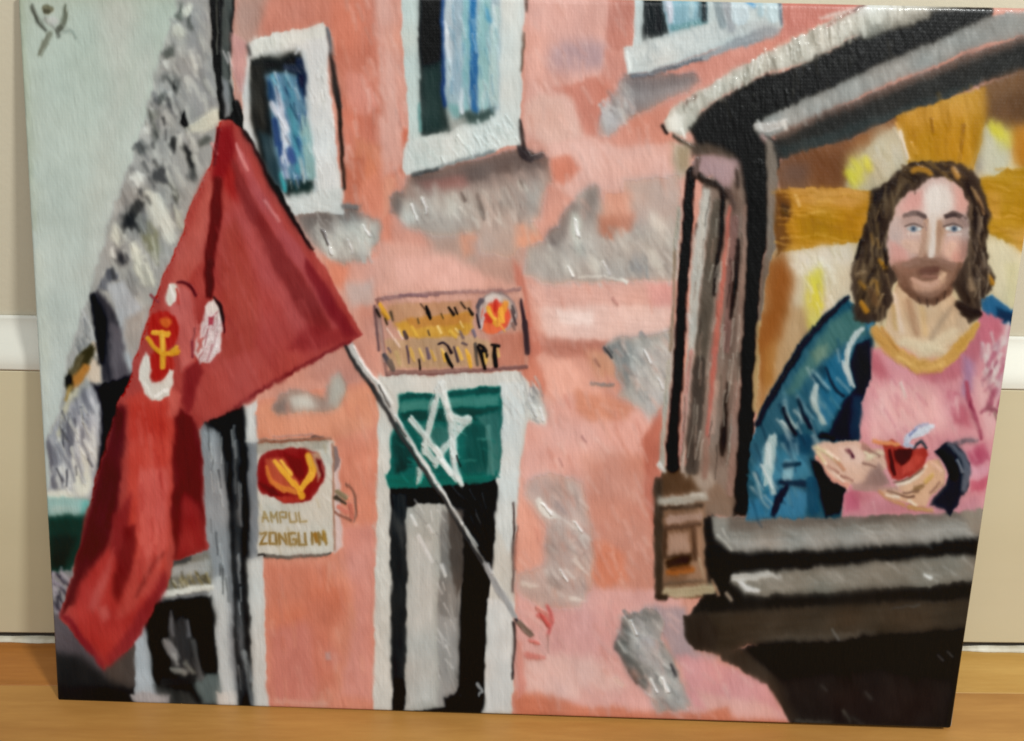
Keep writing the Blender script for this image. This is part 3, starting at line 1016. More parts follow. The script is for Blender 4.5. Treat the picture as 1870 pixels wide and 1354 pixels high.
strokes('''
#9a9c9b|7-5|872,1248 880,1262 874,1270
#dad9d4|5|752,942 760,960
#cfcdc8|5|782,960 790,972
#d0ceca|8-5|766,980 790,1026
#c8c6c2|6|806,1030 812,1052
#4a3a36|4|938,920 938,1010
#5c4c47|4|938,1010 936,1080
#3c3230|6-4|938,1140 940,1180 936,1240
#9b6a5c|3|944,960 940,1040''', s=4, br=.6)
BAN = part('painted_green_banner')
P('#1d7368', "727,722 800,716 912,706 918,730 914,800 914,870 896,880 868,884 800,888 712,892 704,874 712,862 714,800 726,760", s=5, v=10, g=0)
P('#3f8d80', "728,736 912,718 912,740 730,752", s=8, g=-4)
P('#0f5f57', "730,722 914,706 914,716 730,732", s=6)
P('#0c564d', "734,752 912,744 914,764 820,772 736,768", s=9, g=-4)
P('#3a7a70', "770,780 820,778 820,830 780,824", s=18)
P('#25655c', "850,775 902,770 898,860 850,870", s=14, v=14)
P('#3f7f76', "868,760 912,752 912,860 890,870 890,780", s=10, v=14)
P('#0b7c6c', "704,868 900,868 880,886 712,892", s=7, g=0)
P('#0f4f47', "718,790 742,800 752,850 722,866", s=12, v=16)
D(['#3f8f82', '#165e54', '#2b8073'], "730,780 900,770 900,870 730,875", 40, 22, 6, 20, 56, s=5, a=.5, spread=40)
strokes('''
#4f8f85|9-6|892,780 896,840 902,866''', s=5)
part('painted_star', parent=len(PARTS) - 1)
strokes('''
#c4c7c2|10.0-14.0-11.0|804,698 796,730 788,760 780,792
#d0d1cc|14.0-15.0-13.0|806,700 812,730 822,764
#c9ccc7|12.0-13.0|820,756 826,800 832,840
#cfd1cc|12.0-11.0|822,760 842,768 856,764
#b9c2bc|11.0-12.0|856,768 836,788 812,820 796,850
#c0c6c0|13.0-10.0|828,776 842,784
#c3c8c3|11.0-12.0-12.0|752,766 770,790 800,824
#d8dad5|12.0-13.0|798,822 818,856 838,876
#ccd0cb|12.0-13.0|826,800 832,850 842,884
#b6bfb9|12.0-11.0|776,812 790,838 806,842
#c2c9c3|12.0-10.0|780,800 774,826
#b4c0b9|12.0-9.0|768,856 764,880
#e4e5e1|8.0|808,840 824,868
#e0e1dc|7.0|812,716 816,744''', s=5, br=.7, t=1., a=.92)
strokes('''
#1c2220|3|834,832 842,852
#2c4741|3|800,752 806,764
#d6d7d2|4|836,870 848,888''', s=3)
resume(DOOR)

# ---- street under the flag
SHO = part('painted_shopfront')
defer()
P('#7d8083', "366,770 372,770 408,770 470,760 470,1320 245,1320 250,1130 300,1010 370,1000", s=8, v=10, g=88)
P('#898c8e', "370,790 402,780 414,900 420,1000 436,1300 398,1300 380,1060", s=8, g=86, v=12)
P('#b4b8b7', "380,1060 412,1050 420,1180 430,1296 404,1298 392,1180", s=9, g=86, v=10)
P('#111110', "368,772 440,736 452,752 454,900 456,1060 466,1180 470,1320 436,1320 430,1200 424,1060 416,900 402,790", s=6, v=6, g=88)
P('#3a3c3d', "424,800 438,800 442,1000 452,1250 440,1290 428,1060", s=10, v=22, g=86)
strokes('''
#5e6061|5-4|428,780 430,830 432,900
#6d6f70|4|436,880 440,960
#55585a|6-8|436,1100 444,1200
#7e8587|8-10|446,1190 456,1240
#5c6163|6|452,1240 460,1290
#8f9496|6|378,792 390,840 402,900''', s=5)
P('#6e6b60', "296,1044 316,1030 380,1006 388,1040 386,1080 292,1086", s=8, v=14, g=0)
P('#9a9b97', "316,1036 384,1020 384,1050 312,1052", s=9, g=0)
P('#3c3d3b', "316,1026 352,1012 350,1026 316,1034", s=6)
D(['#4b4534', '#8b7f55', '#b1ac96', '#6a5f3c'], "304,1054 384,1048 382,1068 302,1072", 26, 12, 5, 70, 58, s=3)
L('#c7c7bd', "292,1086 330,1080 386,1074", (12, 12, 10), s=5)
P('#0e0e0c', "268,1110 300,1094 388,1090 396,1160 402,1250 400,1290 296,1290 272,1240 264,1160", s=6, v=4)
P('#a9aeb1', "246,1150 262,1132 270,1160 280,1240 290,1272 250,1276 246,1210", s=7, v=10, g=86)
P('#b9bcba', "392,1082 410,1080 418,1200 432,1292 404,1296 398,1180", s=7, v=8, g=86)
strokes('''
#4c4c4b|10-16-12|312,1130 314,1165 318,1210
#3d3d3d|26-34|332,1140 336,1215
#6d6d6f|5-7-4|312,1118 313,1140 316,1160
#6a6a6d|5-9|343,1134 346,1160
#8f8e8d|12-20-10|302,1172 314,1190 322,1202
#565655|12-14|352,1170 358,1200 366,1236
#8e8d86|8-14|314,1222 334,1226
#77776f|7-9|338,1210 352,1228
#a2a19c|4|318,1196 324,1212
#2f2f2d|18|300,1246 350,1240''', s=8, a=.85)
P('#5e6968', "350,1236 400,1230 410,1284 370,1288", s=12, v=12)
P('#3b3c39', "280,1250 350,1262 360,1290 290,1290", s=12, v=14)
P('#a49b98', "238,1270 266,1262 310,1272 306,1288 250,1290", s=8, v=12)
P('#c7c2bb', "396,1266 430,1262 436,1296 398,1292", s=7)
P('#cac9c4', "446,742 468,730 468,770 474,806 450,806", s=6, g=88)
P('#c4c4bf', "452,1018 482,1018 484,1150 486,1230 494,1320 462,1320 458,1180", s=5, g=88, v=6)
flush([SHO], 3, .6)
D(['#a4a8aa', '#5c5f61', '#c4c7c6', '#2a2b2b'], "375,800 440,780 460,1280 400,1290", 46, 34, 5, 86, 173, a=.45, s=4, spread=6, t=.9)
resume(FAC)

# ---- shrine: roof beams, posts, sill
SHR = part('painted_wooden_frame')
defer()
P('#211f1a', "1262,228 1290,196 1370,150 1440,128 1520,90 1600,48 1720,10 1816,12 1812,44 1720,84 1600,136 1480,192 1404,226 1396,240 1420,262 1424,320 1400,420 1388,520 1372,680 1352,700 1340,520 1352,330 1330,290 1272,262", s=8, v=6, g=85)
P('#b5b1a4', "1212,222 1226,200 1280,165 1380,108 1500,48 1580,10 1660,-30 1900,-30 1900,10 1760,12 1690,22 1640,40 1560,66 1480,110 1400,135 1320,175 1282,200 1264,240 1240,250 1218,240", s=9, v=12, g=84)
D(['#d9d6ca', '#c4c0b2', '#a09c8e', '#cdc9bc', '#8c887b'], "1230,215 1380,118 1560,30 1640,10 1660,30 1500,90 1400,130 1290,185", 150, 22, 6, 82, 61, s=5, a=.6, spread=10)
P('#8a867a', "1560,60 1640,30 1700,20 1700,34 1640,50 1580,72", s=10)
P('#d8d5ca', "1216,222 1232,204 1250,212 1246,240 1226,242", s=8)
P('#d2d0c8', "1500,34 1640,-10 1720,0 1600,24", s=16)
strokes('''
#5d4b40|5|1252,190 1272,176
#8c5f52|4|1510,50 1560,18
#6d4d45|4|1560,18 1580,8
#2b2520|6|1210,230 1218,244
#efece2|4|1244,236 1250,252
#4a4438|6|1230,250 1262,268''', s=4)
P('#94938d', "1383,232 1400,212 1480,178 1600,122 1720,70 1800,34 1960,4 1960,50 1800,78 1700,122 1600,160 1500,206 1440,236 1410,250 1386,246", s=8, v=10, g=84, c2='#8d8c86', ax=(1400, 200, 1850, 40))
P('#5c4c42', "1412,248 1500,206 1600,166 1700,128 1800,86 1960,44 1960,66 1800,106 1700,146 1600,184 1500,222 1420,262", s=12, v=8, g=84)
P('#34322c', "1404,264 1500,218 1600,180 1700,142 1800,100 1960,56 1960,104 1800,150 1700,188 1640,214 1560,250 1500,268 1428,292 1410,284", s=10, v=7, g=84)
P('#3a403d', "1420,270 1520,240 1640,200 1740,165 1800,145 1790,155 1700,192 1620,224 1540,256 1430,292", s=14, v=7)
D(['#a9a8a2', '#7e7d77', '#b5b4ae'], "1400,232 1600,140 1800,50 1850,48 1600,152 1414,244", 90, 18, 5, 80, 62, s=5, a=.45, spread=10)
strokes('''
#b3aca4|18-16-12|1386,232 1410,232 1432,224
#a0867f|10|1392,250 1404,262
#d4cfc6|4|1430,222 1434,236
#d9d6cf|3|1384,220 1390,238''', s=5)
# posts
P('#1d1914', "1338,285 1384,262 1402,300 1404,340 1390,460 1384,560 1378,680 1374,800 1368,940 1336,945 1344,800 1350,700 1356,560 1362,440 1358,350", s=6, v=6, g=88)
P('#857468', "1284,330 1350,300 1362,350 1360,500 1350,680 1344,800 1338,940 1250,940 1262,800 1270,650 1282,500", s=8, v=8, g=88)
P('#6f5d52', "1330,330 1352,320 1354,500 1340,700 1330,850 1310,850 1324,600", s=8, v=12, g=88)
strokes('''
#1c1511|14-18-19-16|1264,312 1258,360 1252,458 1244,569
#1c1511|17-20-20-24|1244,569 1238,690 1230,780 1228,850
#b0ada4|14-20-19-14|1290,352 1278,440 1270,540 1262,643
#a89a90|12-12-10-8|1262,643 1256,720 1248,800 1246,860
#5d5449|18-22-24-20|1310,372 1298,480 1286,580 1276,680
#4e453d|20-24-26-24|1278,660 1272,740 1266,800 1264,856
#b58078|5-6-5|1262,640 1252,740 1242,830
#231b16|7-10-8-5|1318,345 1318,420 1310,480 1304,540
#b36a5b|6-10-12-10|1332,380 1326,458 1314,560 1306,640
#b36c5f|12-10-8|1304,640 1300,720 1292,810
#8b6e61|12-10|1290,800 1288,870
#7b5d55|14-16-12|1342,400 1334,500 1326,640
#2b211a|7-10-6|1348,440 1342,520 1334,580
#30251d|5-7-14-8|1328,700 1324,760 1320,800 1318,830
#8d7467|8-10-10|1360,380 1356,520 1350,640
#8b7064|12-14-14|1346,700 1340,800 1334,900
#a58a7c|8-10|1308,700 1300,790
#1c1712|20-26-24-22|1384,300 1382,420 1372,560 1366,680
#1e1813|22-24-22|1366,680 1360,800 1356,930
#7a6e62|14-22-22-14|1404,262 1412,330 1410,420 1402,500
#746456|18-12-8|1402,480 1392,540 1384,610
#9c8668|3-5|1427,310 1430,345
#a89272|4-5|1424,400 1420,470
#a3895f|9-11-8|1388,590 1382,680 1378,750
#9d9b90|5-9-5|1240,380 1236,420 1232,460
#8d7c69|5-6|1232,460 1230,560 1224,640
#a6a296|6-9-10|1222,660 1214,760 1208,850
#c8c6c0|8-5|1204,846 1214,862
#d8d5cf|3|1256,575 1262,590''', s=4, br=.3)
P('#a78b8a', "1266,300 1284,280 1342,286 1348,310 1332,345 1322,350 1300,322 1276,326", s=9, v=10)
strokes('''
#b59a6c|0-0|0,0 1,1
#32281f|8-14-14-10|1260,330 1268,318 1290,332 1312,340
#2d241d|8-12|1306,334 1326,360
#6a5750|8-10|1276,290 1270,316
#443830|6-8|1344,310 1348,340
#2a211b|10-6|1258,316 1254,340
#57473f|10-8|1330,346 1340,380''', s=5)
P('#24211b', "1258,236 1284,212 1350,200 1380,230 1384,300 1344,292 1320,276 1280,262", s=9, v=6)
P('#55493d', "1262,262 1290,262 1340,280 1340,290 1290,282 1266,286", s=9)
# console
P('#5a432f', "1214,850 1272,852 1284,880 1286,905 1204,906 1204,880", s=7, v=10)
P('#7d5f49', "1200,905 1288,905 1292,1060 1296,1092 1202,1092 1196,1000", s=6, v=10)
P('#9b7a62', "1266,930 1286,930 1290,1060 1250,1070 1262,1010", s=8)
strokes('''
#45392d|16-18-16|1202,880 1202,980 1204,1086
#a59d90|14-18-17|1206,916 1246,914 1284,906
#d6d1c8|4|1262,904 1284,904
#3c3025|6-7|1208,930 1280,924
#a38676|14-12|1222,950 1276,944
#574031|8|1216,964 1276,958
#4f3a2b|8|1214,970 1214,1015
#5d4534|9|1266,968 1268,1020
#4e3929|7|1220,1016 1260,1014
#3b2716|20-22|1226,1030 1250,1024
#9c5c2b|10-12|1222,1046 1262,1040
#7b4a28|8|1226,1040 1256,1036
#b09a80|4|1276,1020 1284,1056
#a99b7e|16-20-18|1218,1080 1250,1082 1298,1074
#32291f|8-10|1198,1092 1216,1092
#5a4a3a|5|1216,1066 1280,1060''', s=5)
P('#a98c7a', "1220,976 1256,972 1258,1008 1220,1012", s=5, v=6)
P('#a39486', "1262,866 1300,862 1310,884 1300,910 1276,892", s=9)
P('#d1c9be', "1250,850 1262,862 1256,876 1246,862", s=5, a=.7)
P('#87705f', "1286,900 1312,880 1340,910 1338,945 1296,940 1288,960", s=9)
# sill
P('#24211d', "1284,950 1300,940 1330,960 1800,980 1800,1060 1780,1068 1340,1120 1270,1110 1292,1070 1286,1000", s=6, v=6, g=-2)
P('#8b877e', "1298,944 1400,946 1600,936 1790,920 1796,986 1640,1000 1500,1004 1400,1006 1330,1010 1306,985", s=7, v=11, g=-2, c2='#84817a', ax=(0, 940, 0, 1000))
P('#6f665d', "1330,946 1780,922 1780,946 1420,966 1330,970", s=12, v=12, g=-2)
P('#9c9992', "1330,988 1480,980 1700,966 1780,956 1780,978 1600,992 1420,1000 1330,1004", s=9, v=10, g=-2)
P('#8d8173', "1748,925 1800,915 1800,975 1780,980", s=9)
P('#1e1d1a', "1290,1006 1400,1008 1520,1004 1660,994 1800,980 1800,1012 1700,1018 1522,1032 1420,1044 1345,1048 1300,1055", s=6, v=4)
P('#a19e95', "1330,1062 1350,1046 1420,1046 1522,1034 1640,1022 1790,1014 1784,1062 1700,1070 1600,1072 1500,1082 1400,1088 1360,1086", s=7, v=12, g=-3, c2='#807b70', ax=(0, 1034, 6, 1086))
strokes('''
#d3d1cd|9-12-6|1348,1060 1362,1074 1384,1080
#c4c2bc|6|1400,1050 1424,1054
#d2d2cd|6|1690,1050 1700,1054
#b9b7b0|14|1340,1056 1400,1050
#c8c4ba|3|1310,978 1334,1004
#c3bfb6|3|1320,966 1330,990
#a9876c|4|1300,1060 1312,1086
#b3a08c|4|1326,1082 1336,1096''', s=4)
D(['#aaa79f', '#77736a', '#b6b4ad', '#8f8b82'], "1330,970 1780,945 1785,985 1340,1004", 70, 26, 4, 35, 63, s=4, a=.35, spread=12)
D(['#b0ada5', '#7f7b72', '#bab8b1'], "1360,1050 1780,1022 1780,1055 1380,1080", 70, 26, 4, 35, 64, s=4, a=.35, spread=12)
P('#272521', "1266,1112 1290,1096 1360,1092 1500,1086 1640,1078 1800,1060 1800,1100 1600,1108 1400,1120 1280,1132 1248,1140", s=8, v=5)
P('#453c31', "1250,1128 1300,1120 1420,1112 1600,1100 1790,1094 1780,1150 1600,1164 1440,1176 1360,1180 1310,1196 1268,1186 1250,1160", s=10, v=9, g=-3)
P('#3a322a', "1248,1126 1290,1118 1312,1150 1306,1190 1270,1186 1250,1160", s=9, v=8)
P('#5c5348', "1380,1168 1440,1160 1600,1150 1600,1160 1440,1174", s=9, a=.8)
P('#544739', "1500,1120 1700,1110 1700,1140 1500,1150", s=30, a=.5)
P('#1d1c1a', "1350,1186 1400,1174 1500,1170 1640,1158 1790,1146 1780,1400 1455,1400 1444,1318 1420,1270 1400,1244", s=7, v=4)
P('#453b31', "1312,1190 1352,1184 1400,1220 1440,1256 1470,1310 1444,1322 1424,1280 1400,1250 1350,1220 1318,1206", s=9, v=7)
P('#2d2824', "1420,1236 1600,1220 1740,1240 1740,1330 1460,1330 1440,1290", s=30, v=7)
P('#332b27', "1500,1270 1620,1250 1720,1270 1700,1320 1540,1320", s=40, a=.8, v=6)
P('#131413', "1380,1186 1560,1170 1700,1160 1750,1162 1700,1190 1560,1208 1420,1216", s=22, v=3)
P('#55534b', "1452,1314 1520,1318 1520,1326 1450,1322", s=7, a=.8)
strokes('''
#5c584f|5-3|1540,1298 1552,1318
#45423c|4|1556,1310 1576,1322
#6c6a65|3|1520,1150 1532,1168
#4e4a45|3|1498,1252 1508,1262
#57534d|3|1580,1266 1592,1274
#5d5954|3|1712,1196 1722,1206
#53504a|3|1730,1190 1738,1200
#504a42|4|1630,1112 1680,1106''', s=3)

flush([SHR], 3, .6)
blend([SHR], 1, .5)
D(['#e6e3da', '#cfccc0', '#8b8779'], "1230,205 1380,110 1560,25 1560,50 1400,130 1280,190", 70, 16, 4, 84, 141, a=.65, s=4, spread=8, t=1.3)
D(['#1d1b17', '#2a2823', '#3c3931'], "1290,210 1400,150 1700,40 1700,60 1480,160 1390,210", 40, 24, 8, 84, 142, a=.6, s=6, spread=10)
D(['#a39c90', '#5a4f44', '#2e261f', '#c1b8ab', '#8b766a'], "1262,380 1360,380 1340,850 1245,850", 80, 46, 4, 96, 143, a=.5, s=4, spread=5, t=.9)
# ---- gilded background and cross
ICON = part('painted_gilded_background')
defer()
P('#c0b08e', "1426,440 1560,300 1640,230 1900,230 1960,600 1800,620 1500,640 1382,780 1392,560 1412,460", s=7, v=8)
P('#734c30', "1424,296 1500,268 1560,252 1644,212 1650,240 1600,270 1560,300 1545,345 1430,352 1420,320", s=9, v=10, g=60)
P('#8a5a34', "1540,262 1640,222 1640,240 1590,272", s=12)
P('#6c5040', "1428,300 1480,296 1470,345 1428,345", s=16)
P('#684c32', "1790,160 1960,100 1960,250 1890,250 1850,240 1796,232", s=9, v=8)
P('#77573a', "1800,150 1900,118 1900,150 1800,190", s=24, a=.6)
P('#b5ac95', "1540,340 1556,296 1606,244 1640,234 1656,262 1664,292 1620,330 1590,360 1550,352", s=10, v=12, g=60)
D(['#c5bfae', '#aaa186', '#bcb6a2'], "1570,300 1640,245 1655,290 1600,340", 30, 26, 7, 66, 71, s=5, a=.6)
D(['#cdc43c', '#c0b43e', '#c9c05a'], "1540,338 1550,310 1580,285 1590,300 1560,338", 18, 16, 10, 62, 72, s=13, a=.6)
P('#bbb8a3', "1786,300 1784,262 1800,230 1830,232 1846,262 1850,300 1840,316 1800,326", s=10, v=10)
P('#8f8d89', "1776,290 1788,250 1796,240 1794,310 1780,324", s=10)
D(['#cbc23e', '#c6bd48'], "1800,228 1836,234 1848,270 1838,262", 10, 16, 10, 70, 73, s=13, a=.6)
P('#d2c49e', "1840,300 1850,285 1850,310 1830,320", s=8)
P('#b27a2c', "1850,232 1960,220 1960,330 1850,300 1846,260", s=10, v=14)
P('#c4b59c', "1424,456 1480,448 1560,425 1570,560 1520,600 1480,640 1440,560", s=12, v=8)
P('#cfc3b0', "1440,466 1480,460 1550,440 1556,480 1480,500", s=16, v=8)
D(['#cfc53c', '#c9bb42', '#cabf6a'], "1472,496 1500,500 1500,610 1484,640 1478,560", 22, 28, 9, 78, 74, s=14, a=.55)
D(['#e0dcd2', '#cdc7ba'], "1430,478 1500,462 1520,490 1450,500", 16, 14, 4, 60, 75, s=5, a=.6)
P('#b2926c', "1410,640 1440,560 1470,560 1490,620 1460,670 1420,730 1380,790 1384,700", s=12, v=7)
P('#8a5325', "1408,480 1432,462 1452,510 1440,560 1424,620 1404,690 1392,760 1386,620 1396,560", s=10, v=12, g=80)
P('#a2713b', "1396,640 1420,620 1412,700 1394,720", s=12)
P('#d0c4a4', "1796,440 1840,430 1880,470 1870,560 1840,560 1812,530 1800,490", s=12, v=10)
P('#c8bd94', "1836,480 1860,480 1856,560 1840,558", s=14)
CRO = part('painted_cross')
P('#ad7d20', "1634,214 1660,208 1724,182 1800,162 1798,220 1790,262 1776,312 1658,300 1648,256", s=5, v=16, g=82)
P('#bb8735', "1650,212 1720,185 1800,166 1798,210 1720,215 1660,240", s=14, v=16, g=82)
P('#a5761a', "1680,230 1770,220 1762,300 1690,296", s=18, v=16, g=84)
P('#b07e28', "1424,348 1500,340 1590,350 1600,380 1570,440 1500,450 1430,462 1416,420", s=10, v=16, g=8)
P('#bc8a44', "1440,342 1560,346 1590,360 1560,378 1450,372", s=12, v=12, g=5)
P('#a3761a', "1450,395 1570,385 1560,440 1460,440", s=20, v=18)
P('#6b441e', "1418,350 1440,352 1446,390 1434,410 1446,440 1420,470 1412,400", s=9, v=14)
P('#463222', "1424,372 1440,376 1438,396 1424,392", s=7)
P('#a97e1f', "1788,326 1850,308 1960,290 1960,470 1870,462 1830,440 1800,424", s=10, v=16, g=8)
P('#c0964a', "1830,420 1960,400 1960,480 1860,462", s=20, v=14)
P('#b98b3a', "1800,350 1830,352 1824,400 1802,400", s=16)
strokes('''
#8f6215|5-7|1700,216 1704,240
#94671a|8|1760,230 1752,290
#d4a458|5|1636,226 1650,262 1660,290
#d6d0c6|6-4|1642,240 1652,270 1656,290
#c99c4c|6|1664,262 1672,280
#d8b070|4|1452,356 1460,376''', s=4)

_q = _defer[0]
_defer[0] = None
for e in ((1590, 300, 44, 40, '#bcae8c'), (1625, 268, 34, 34, '#c3b99d'), (1612, 318, 40, 30, '#b9ad92'), (1566, 312, 18, 26, '#c2b84a'),
          (1816, 268, 30, 40, '#bdb89e'), (1836, 252, 14, 22, '#c8bf48'), (1500, 520, 50, 44, '#c8bba0'), (1486, 540, 14, 50, '#c9bd50')):
    _cur[0] = ICON
    E(e[4], e[0], e[1], e[2], e[3], 10, s=22, a=.5, v=8)
blend([CRO], 4, .6)
P('#ad7d20', "1636,216 1660,208 1724,182 1800,162 1798,220 1788,262 1774,310 1662,300 1650,256", s=9, v=14, g=82)
P('#b98a3a', "1650,212 1720,185 1796,168 1794,210 1720,218 1664,236", s=14, v=12, g=82)
_defer[0] = _q
flush([ICON], 5, .8)
blend([ICON], 3, .6)
D(['#d2a452', '#8f6415', '#c9973c', '#a97a1e'], "1650,215 1790,175 1780,290 1665,290", 40, 40, 9, 80, 151, a=.25, s=8, spread=6)
D(['#cf9f4c', '#94681a', '#bf8a34'], "1430,350 1590,355 1575,440 1430,450", 46, 34, 6, 4, 152, a=.4, s=5, spread=10)
D(['#cf9f4c', '#9a6f1e', '#c4923e'], "1800,320 1870,300 1870,460 1810,420", 26, 30, 6, 8, 153, a=.4, s=5, spread=14)
D(['#e3dcc9', '#b0a27f', '#d6cbb0'], "1440,470 1550,440 1550,540 1500,590", 34, 20, 6, 70, 154, a=.4, s=5, spread=20)
# ---- the robed figure
FIG = part('painted_figure')
# cloak
CLO = part('painted_cloak', parent=FIG)
defer()
P('#2c6176', "1545,545 1520,572 1500,592 1468,628 1446,662 1424,699 1400,742 1380,779 1372,810 1366,855 1364,948 1532,944 1544,903 1500,880 1488,850 1490,815 1568,808 1572,737 1588,702 1594,619 1598,590 1580,570", s=6, v=16, g=62)
P('#4b7b76', "1515,590 1550,566 1580,580 1580,612 1540,628 1490,668 1452,720 1430,720 1470,660", s=14, v=14, g=62)
P('#71937e', "1480,640 1510,630 1512,650 1490,668", s=12)
P('#2b7295', "1510,660 1540,640 1562,700 1545,730 1510,780 1490,760 1500,700", s=12, v=16, g=62)
P('#3c83a0', "1400,820 1470,830 1480,870 1430,890 1390,900 1372,860", s=14, v=16)
P('#357ea4', "1366,915 1400,900 1440,890 1480,900 1470,944 1366,948", s=12, v=14)
P('#131e2d', "1562,632 1592,618 1590,700 1572,740 1568,806 1530,806 1512,792 1540,735 1562,708 1552,668", s=6, v=5)
P('#1b3955', "1556,724 1574,720 1570,806 1552,800", s=9)
L('#11202f', "1548,545 1520,570 1498,592 1468,626 1446,660 1424,696 1402,736 1382,776", (8, 12, 14, 13, 10), s=5, br=.2)
P('#0e1116', "1481,836 1500,850 1516,876 1544,890 1552,900 1530,936 1508,944 1496,900 1488,870", s=7, v=4)
P('#1c4966', "1440,790 1490,800 1488,830 1440,826 1424,800", s=10, v=12)
D(['#8fb4bb', '#2a5f7c', '#5a93a5', '#1b3a52', '#3a7f97', '#c0cfc9'], "1395,790 1470,700 1540,640 1545,720 1490,800 1480,900 1380,940 1375,850", 80, 34, 8, 64, 81, s=5, a=.5, spread=18)
strokes('''
#b9c5c0|8-12-10|1574,600 1556,622 1546,646
#c3ccc6|8-11-5|1548,640 1546,668 1558,706
#3f86a6|12-10|1586,590 1592,606
#dde0da|3|1538,660 1552,704
#b3c3be|8-13-9|1490,704 1486,726 1492,750
#a9bdb6|6-9|1488,740 1504,772
#9db7b4|6-7|1436,756 1452,780
#b7cbc8|5|1428,770 1448,790
#1a2836|7|1430,745 1440,770 1452,795
#17283a|6-9|1456,730 1478,780
#12283b|4-6|1508,672 1524,710 1540,724
#a7c3c2|14-24-14|1412,800 1404,836 1400,880
#c9d8d5|8-12|1404,812 1402,850
#b1c9c8|6-9|1400,850 1412,900
#7fb0bd|20-16|1440,850 1436,880
#173248|9-7|1432,850 1460,846
#1a2c44|8-12|1424,880 1476,884
#191f33|10-14-10|1436,888 1422,910 1414,940
#1d5270|20|1480,880 1486,930
#e0e6e2|3|1390,850 1410,890
#0f1822|5|1444,778 1452,792
#101923|14-10|1500,796 1520,800''', s=4)
P('#2a6896', "1790,548 1812,542 1850,566 1866,590 1862,612 1830,596 1800,580", s=8, v=12)
P('#17375a', "1815,560 1850,575 1858,595 1822,586", s=8)
flush([CLO], 3, .55)
# robe
ROB = part('painted_robe', parent=FIG)
defer()
P('#cd8d92', "1592,634 1620,640 1680,680 1730,670 1780,600 1793,569 1830,590 1870,604 1850,670 1834,760 1824,800 1812,880 1802,925 1700,936 1640,940 1536,944 1542,903 1556,880 1570,805 1572,735 1588,702", s=6, v=9)
P('#d9a6a4', "1600,700 1700,700 1740,780 1680,800 1590,800 1584,740", s=34, v=8)
P('#b5626c', "1592,636 1606,650 1625,690 1605,690 1590,672", s=12)
P('#b56670', "1660,676 1730,670 1760,640 1780,610 1800,580 1830,600 1800,640 1750,690 1700,700", s=16, v=12)
P('#c06874', "1790,566 1830,584 1820,620 1790,640", s=12)
P('#a67f9b', "1758,650 1778,660 1778,700 1768,730 1756,720", s=14)
P('#b45d6a', "1736,745 1764,740 1772,780 1740,775", s=16)
P('#bd6b78', "1726,710 1750,720 1740,735 1724,725", s=10)
P('#b04a60', "1766,824 1800,810 1808,840 1790,850 1774,846", s=9)
P('#bd5468', "1770,880 1808,868 1806,890 1772,900", s=9)
P('#d39aa5', "1760,850 1810,855 1800,870 1760,880", s=9)
P('#b65c70', "1544,900 1570,892 1570,930 1540,938", s=12)
P('#ab5f6b', "1556,892 1600,900 1590,918 1560,912", s=12, a=.6)
P('#bf7f88', "1600,905 1700,925 1790,905 1780,930 1560,942", s=14)
P('#d6a7a6', "1775,690 1830,690 1820,800 1800,800", s=16)
D(['#c9b6b2', '#d3c3bd', '#b58a92'], "1790,640 1840,600 1840,720 1790,700", 36, 24, 9, 100, 82, s=6, a=.75, spread=30)
D(['#8f3f52', '#a35062', '#b56a78'], "1800,640 1846,640 1836,760 1800,750", 16, 22, 9, 110, 83, s=6, a=.8, spread=30)
D(['#d9b4b0', '#cd8f95', '#d69fa0'], "1600,700 1740,700 1740,800 1590,800", 40, 30, 9, 66, 84, s=7, a=.35)
strokes('''
#8a3147|4-8-6-4|1766,716 1774,744 1782,772 1792,802
#a54a5c|6|1764,700 1770,730
#5b5359|10-6|1740,812 1764,804 1784,806
#cfbdb4|4|1644,700 1652,724
#90505a|9-7|1806,744 1822,752
#8c6a60|4|1818,756 1824,772''', s=5)
flush([ROB], 5, .7)
D(['#dfb5b2', '#c27c86', '#d9a0a3', '#b8727f'], "1600,690 1750,690 1790,800 1780,900 1590,930 1590,750", 60, 26, 8, 66, 161, a=.35, s=7, spread=20)
# hair behind, neck, face
NEC = part('painted_neck', parent=FIG)
defer()
P('#c8aa88', "1626,560 1640,520 1680,545 1735,535 1755,560 1775,590 1770,625 1730,655 1680,655 1640,632 1614,606", s=7, v=10)
strokes('''
#dfcab8|8-10-8|1632,540 1638,580 1646,606
#a37d5e|16-14|1658,552 1666,585 1674,608
#c9a46f|8|1682,560 1690,610
#d4c1a0|22|1690,640 1740,610
#a38d74|8-10|1738,560 1716,592 1702,616
#b39a7d|12|1748,556 1756,600
#cdbb9a|16|1650,625 1720,640
#b08d4a|4|1630,560 1634,600''', s=12, a=.75)
strokes('''
#c08f4a|18-24-26|1598,604 1628,640 1672,668
#c1924b|24-24-20|1672,668 1714,668 1752,636
#c29346|20-16|1752,636 1782,594
#d1a45e|8|1640,654 1680,674 1720,666
#b98340|6|1610,600 1640,640''', s=6)
flush([NEC], 3, .5)
FCE = part('painted_face', parent=FIG)
defer()
P('#c5a69b', "1701,320 1680,330 1658,350 1642,372 1630,400 1622,425 1620,452 1628,490 1644,520 1672,545 1701,552 1729,533 1748,500 1762,470 1770,430 1771,390 1757,346 1730,324", s=6, v=6, c=1)
P('#cd958a', "1642,380 1660,352 1684,345 1688,376 1676,388 1648,392", s=12, v=6)
P('#cb9689', "1738,335 1760,350 1768,388 1748,392 1740,366", s=12, v=6)
P('#d6cbc1', "1684,356 1704,334 1730,338 1742,366 1738,384 1716,400 1708,418 1696,398 1686,382", s=18, v=5)
P('#b9a39c', "1624,408 1642,398 1650,430 1630,440", s=12)
P('#cf9689', "1624,440 1652,450 1668,480 1640,490 1628,475", s=14, v=6)
P('#cfa893', "1654,436 1680,440 1680,466 1662,462", s=14)
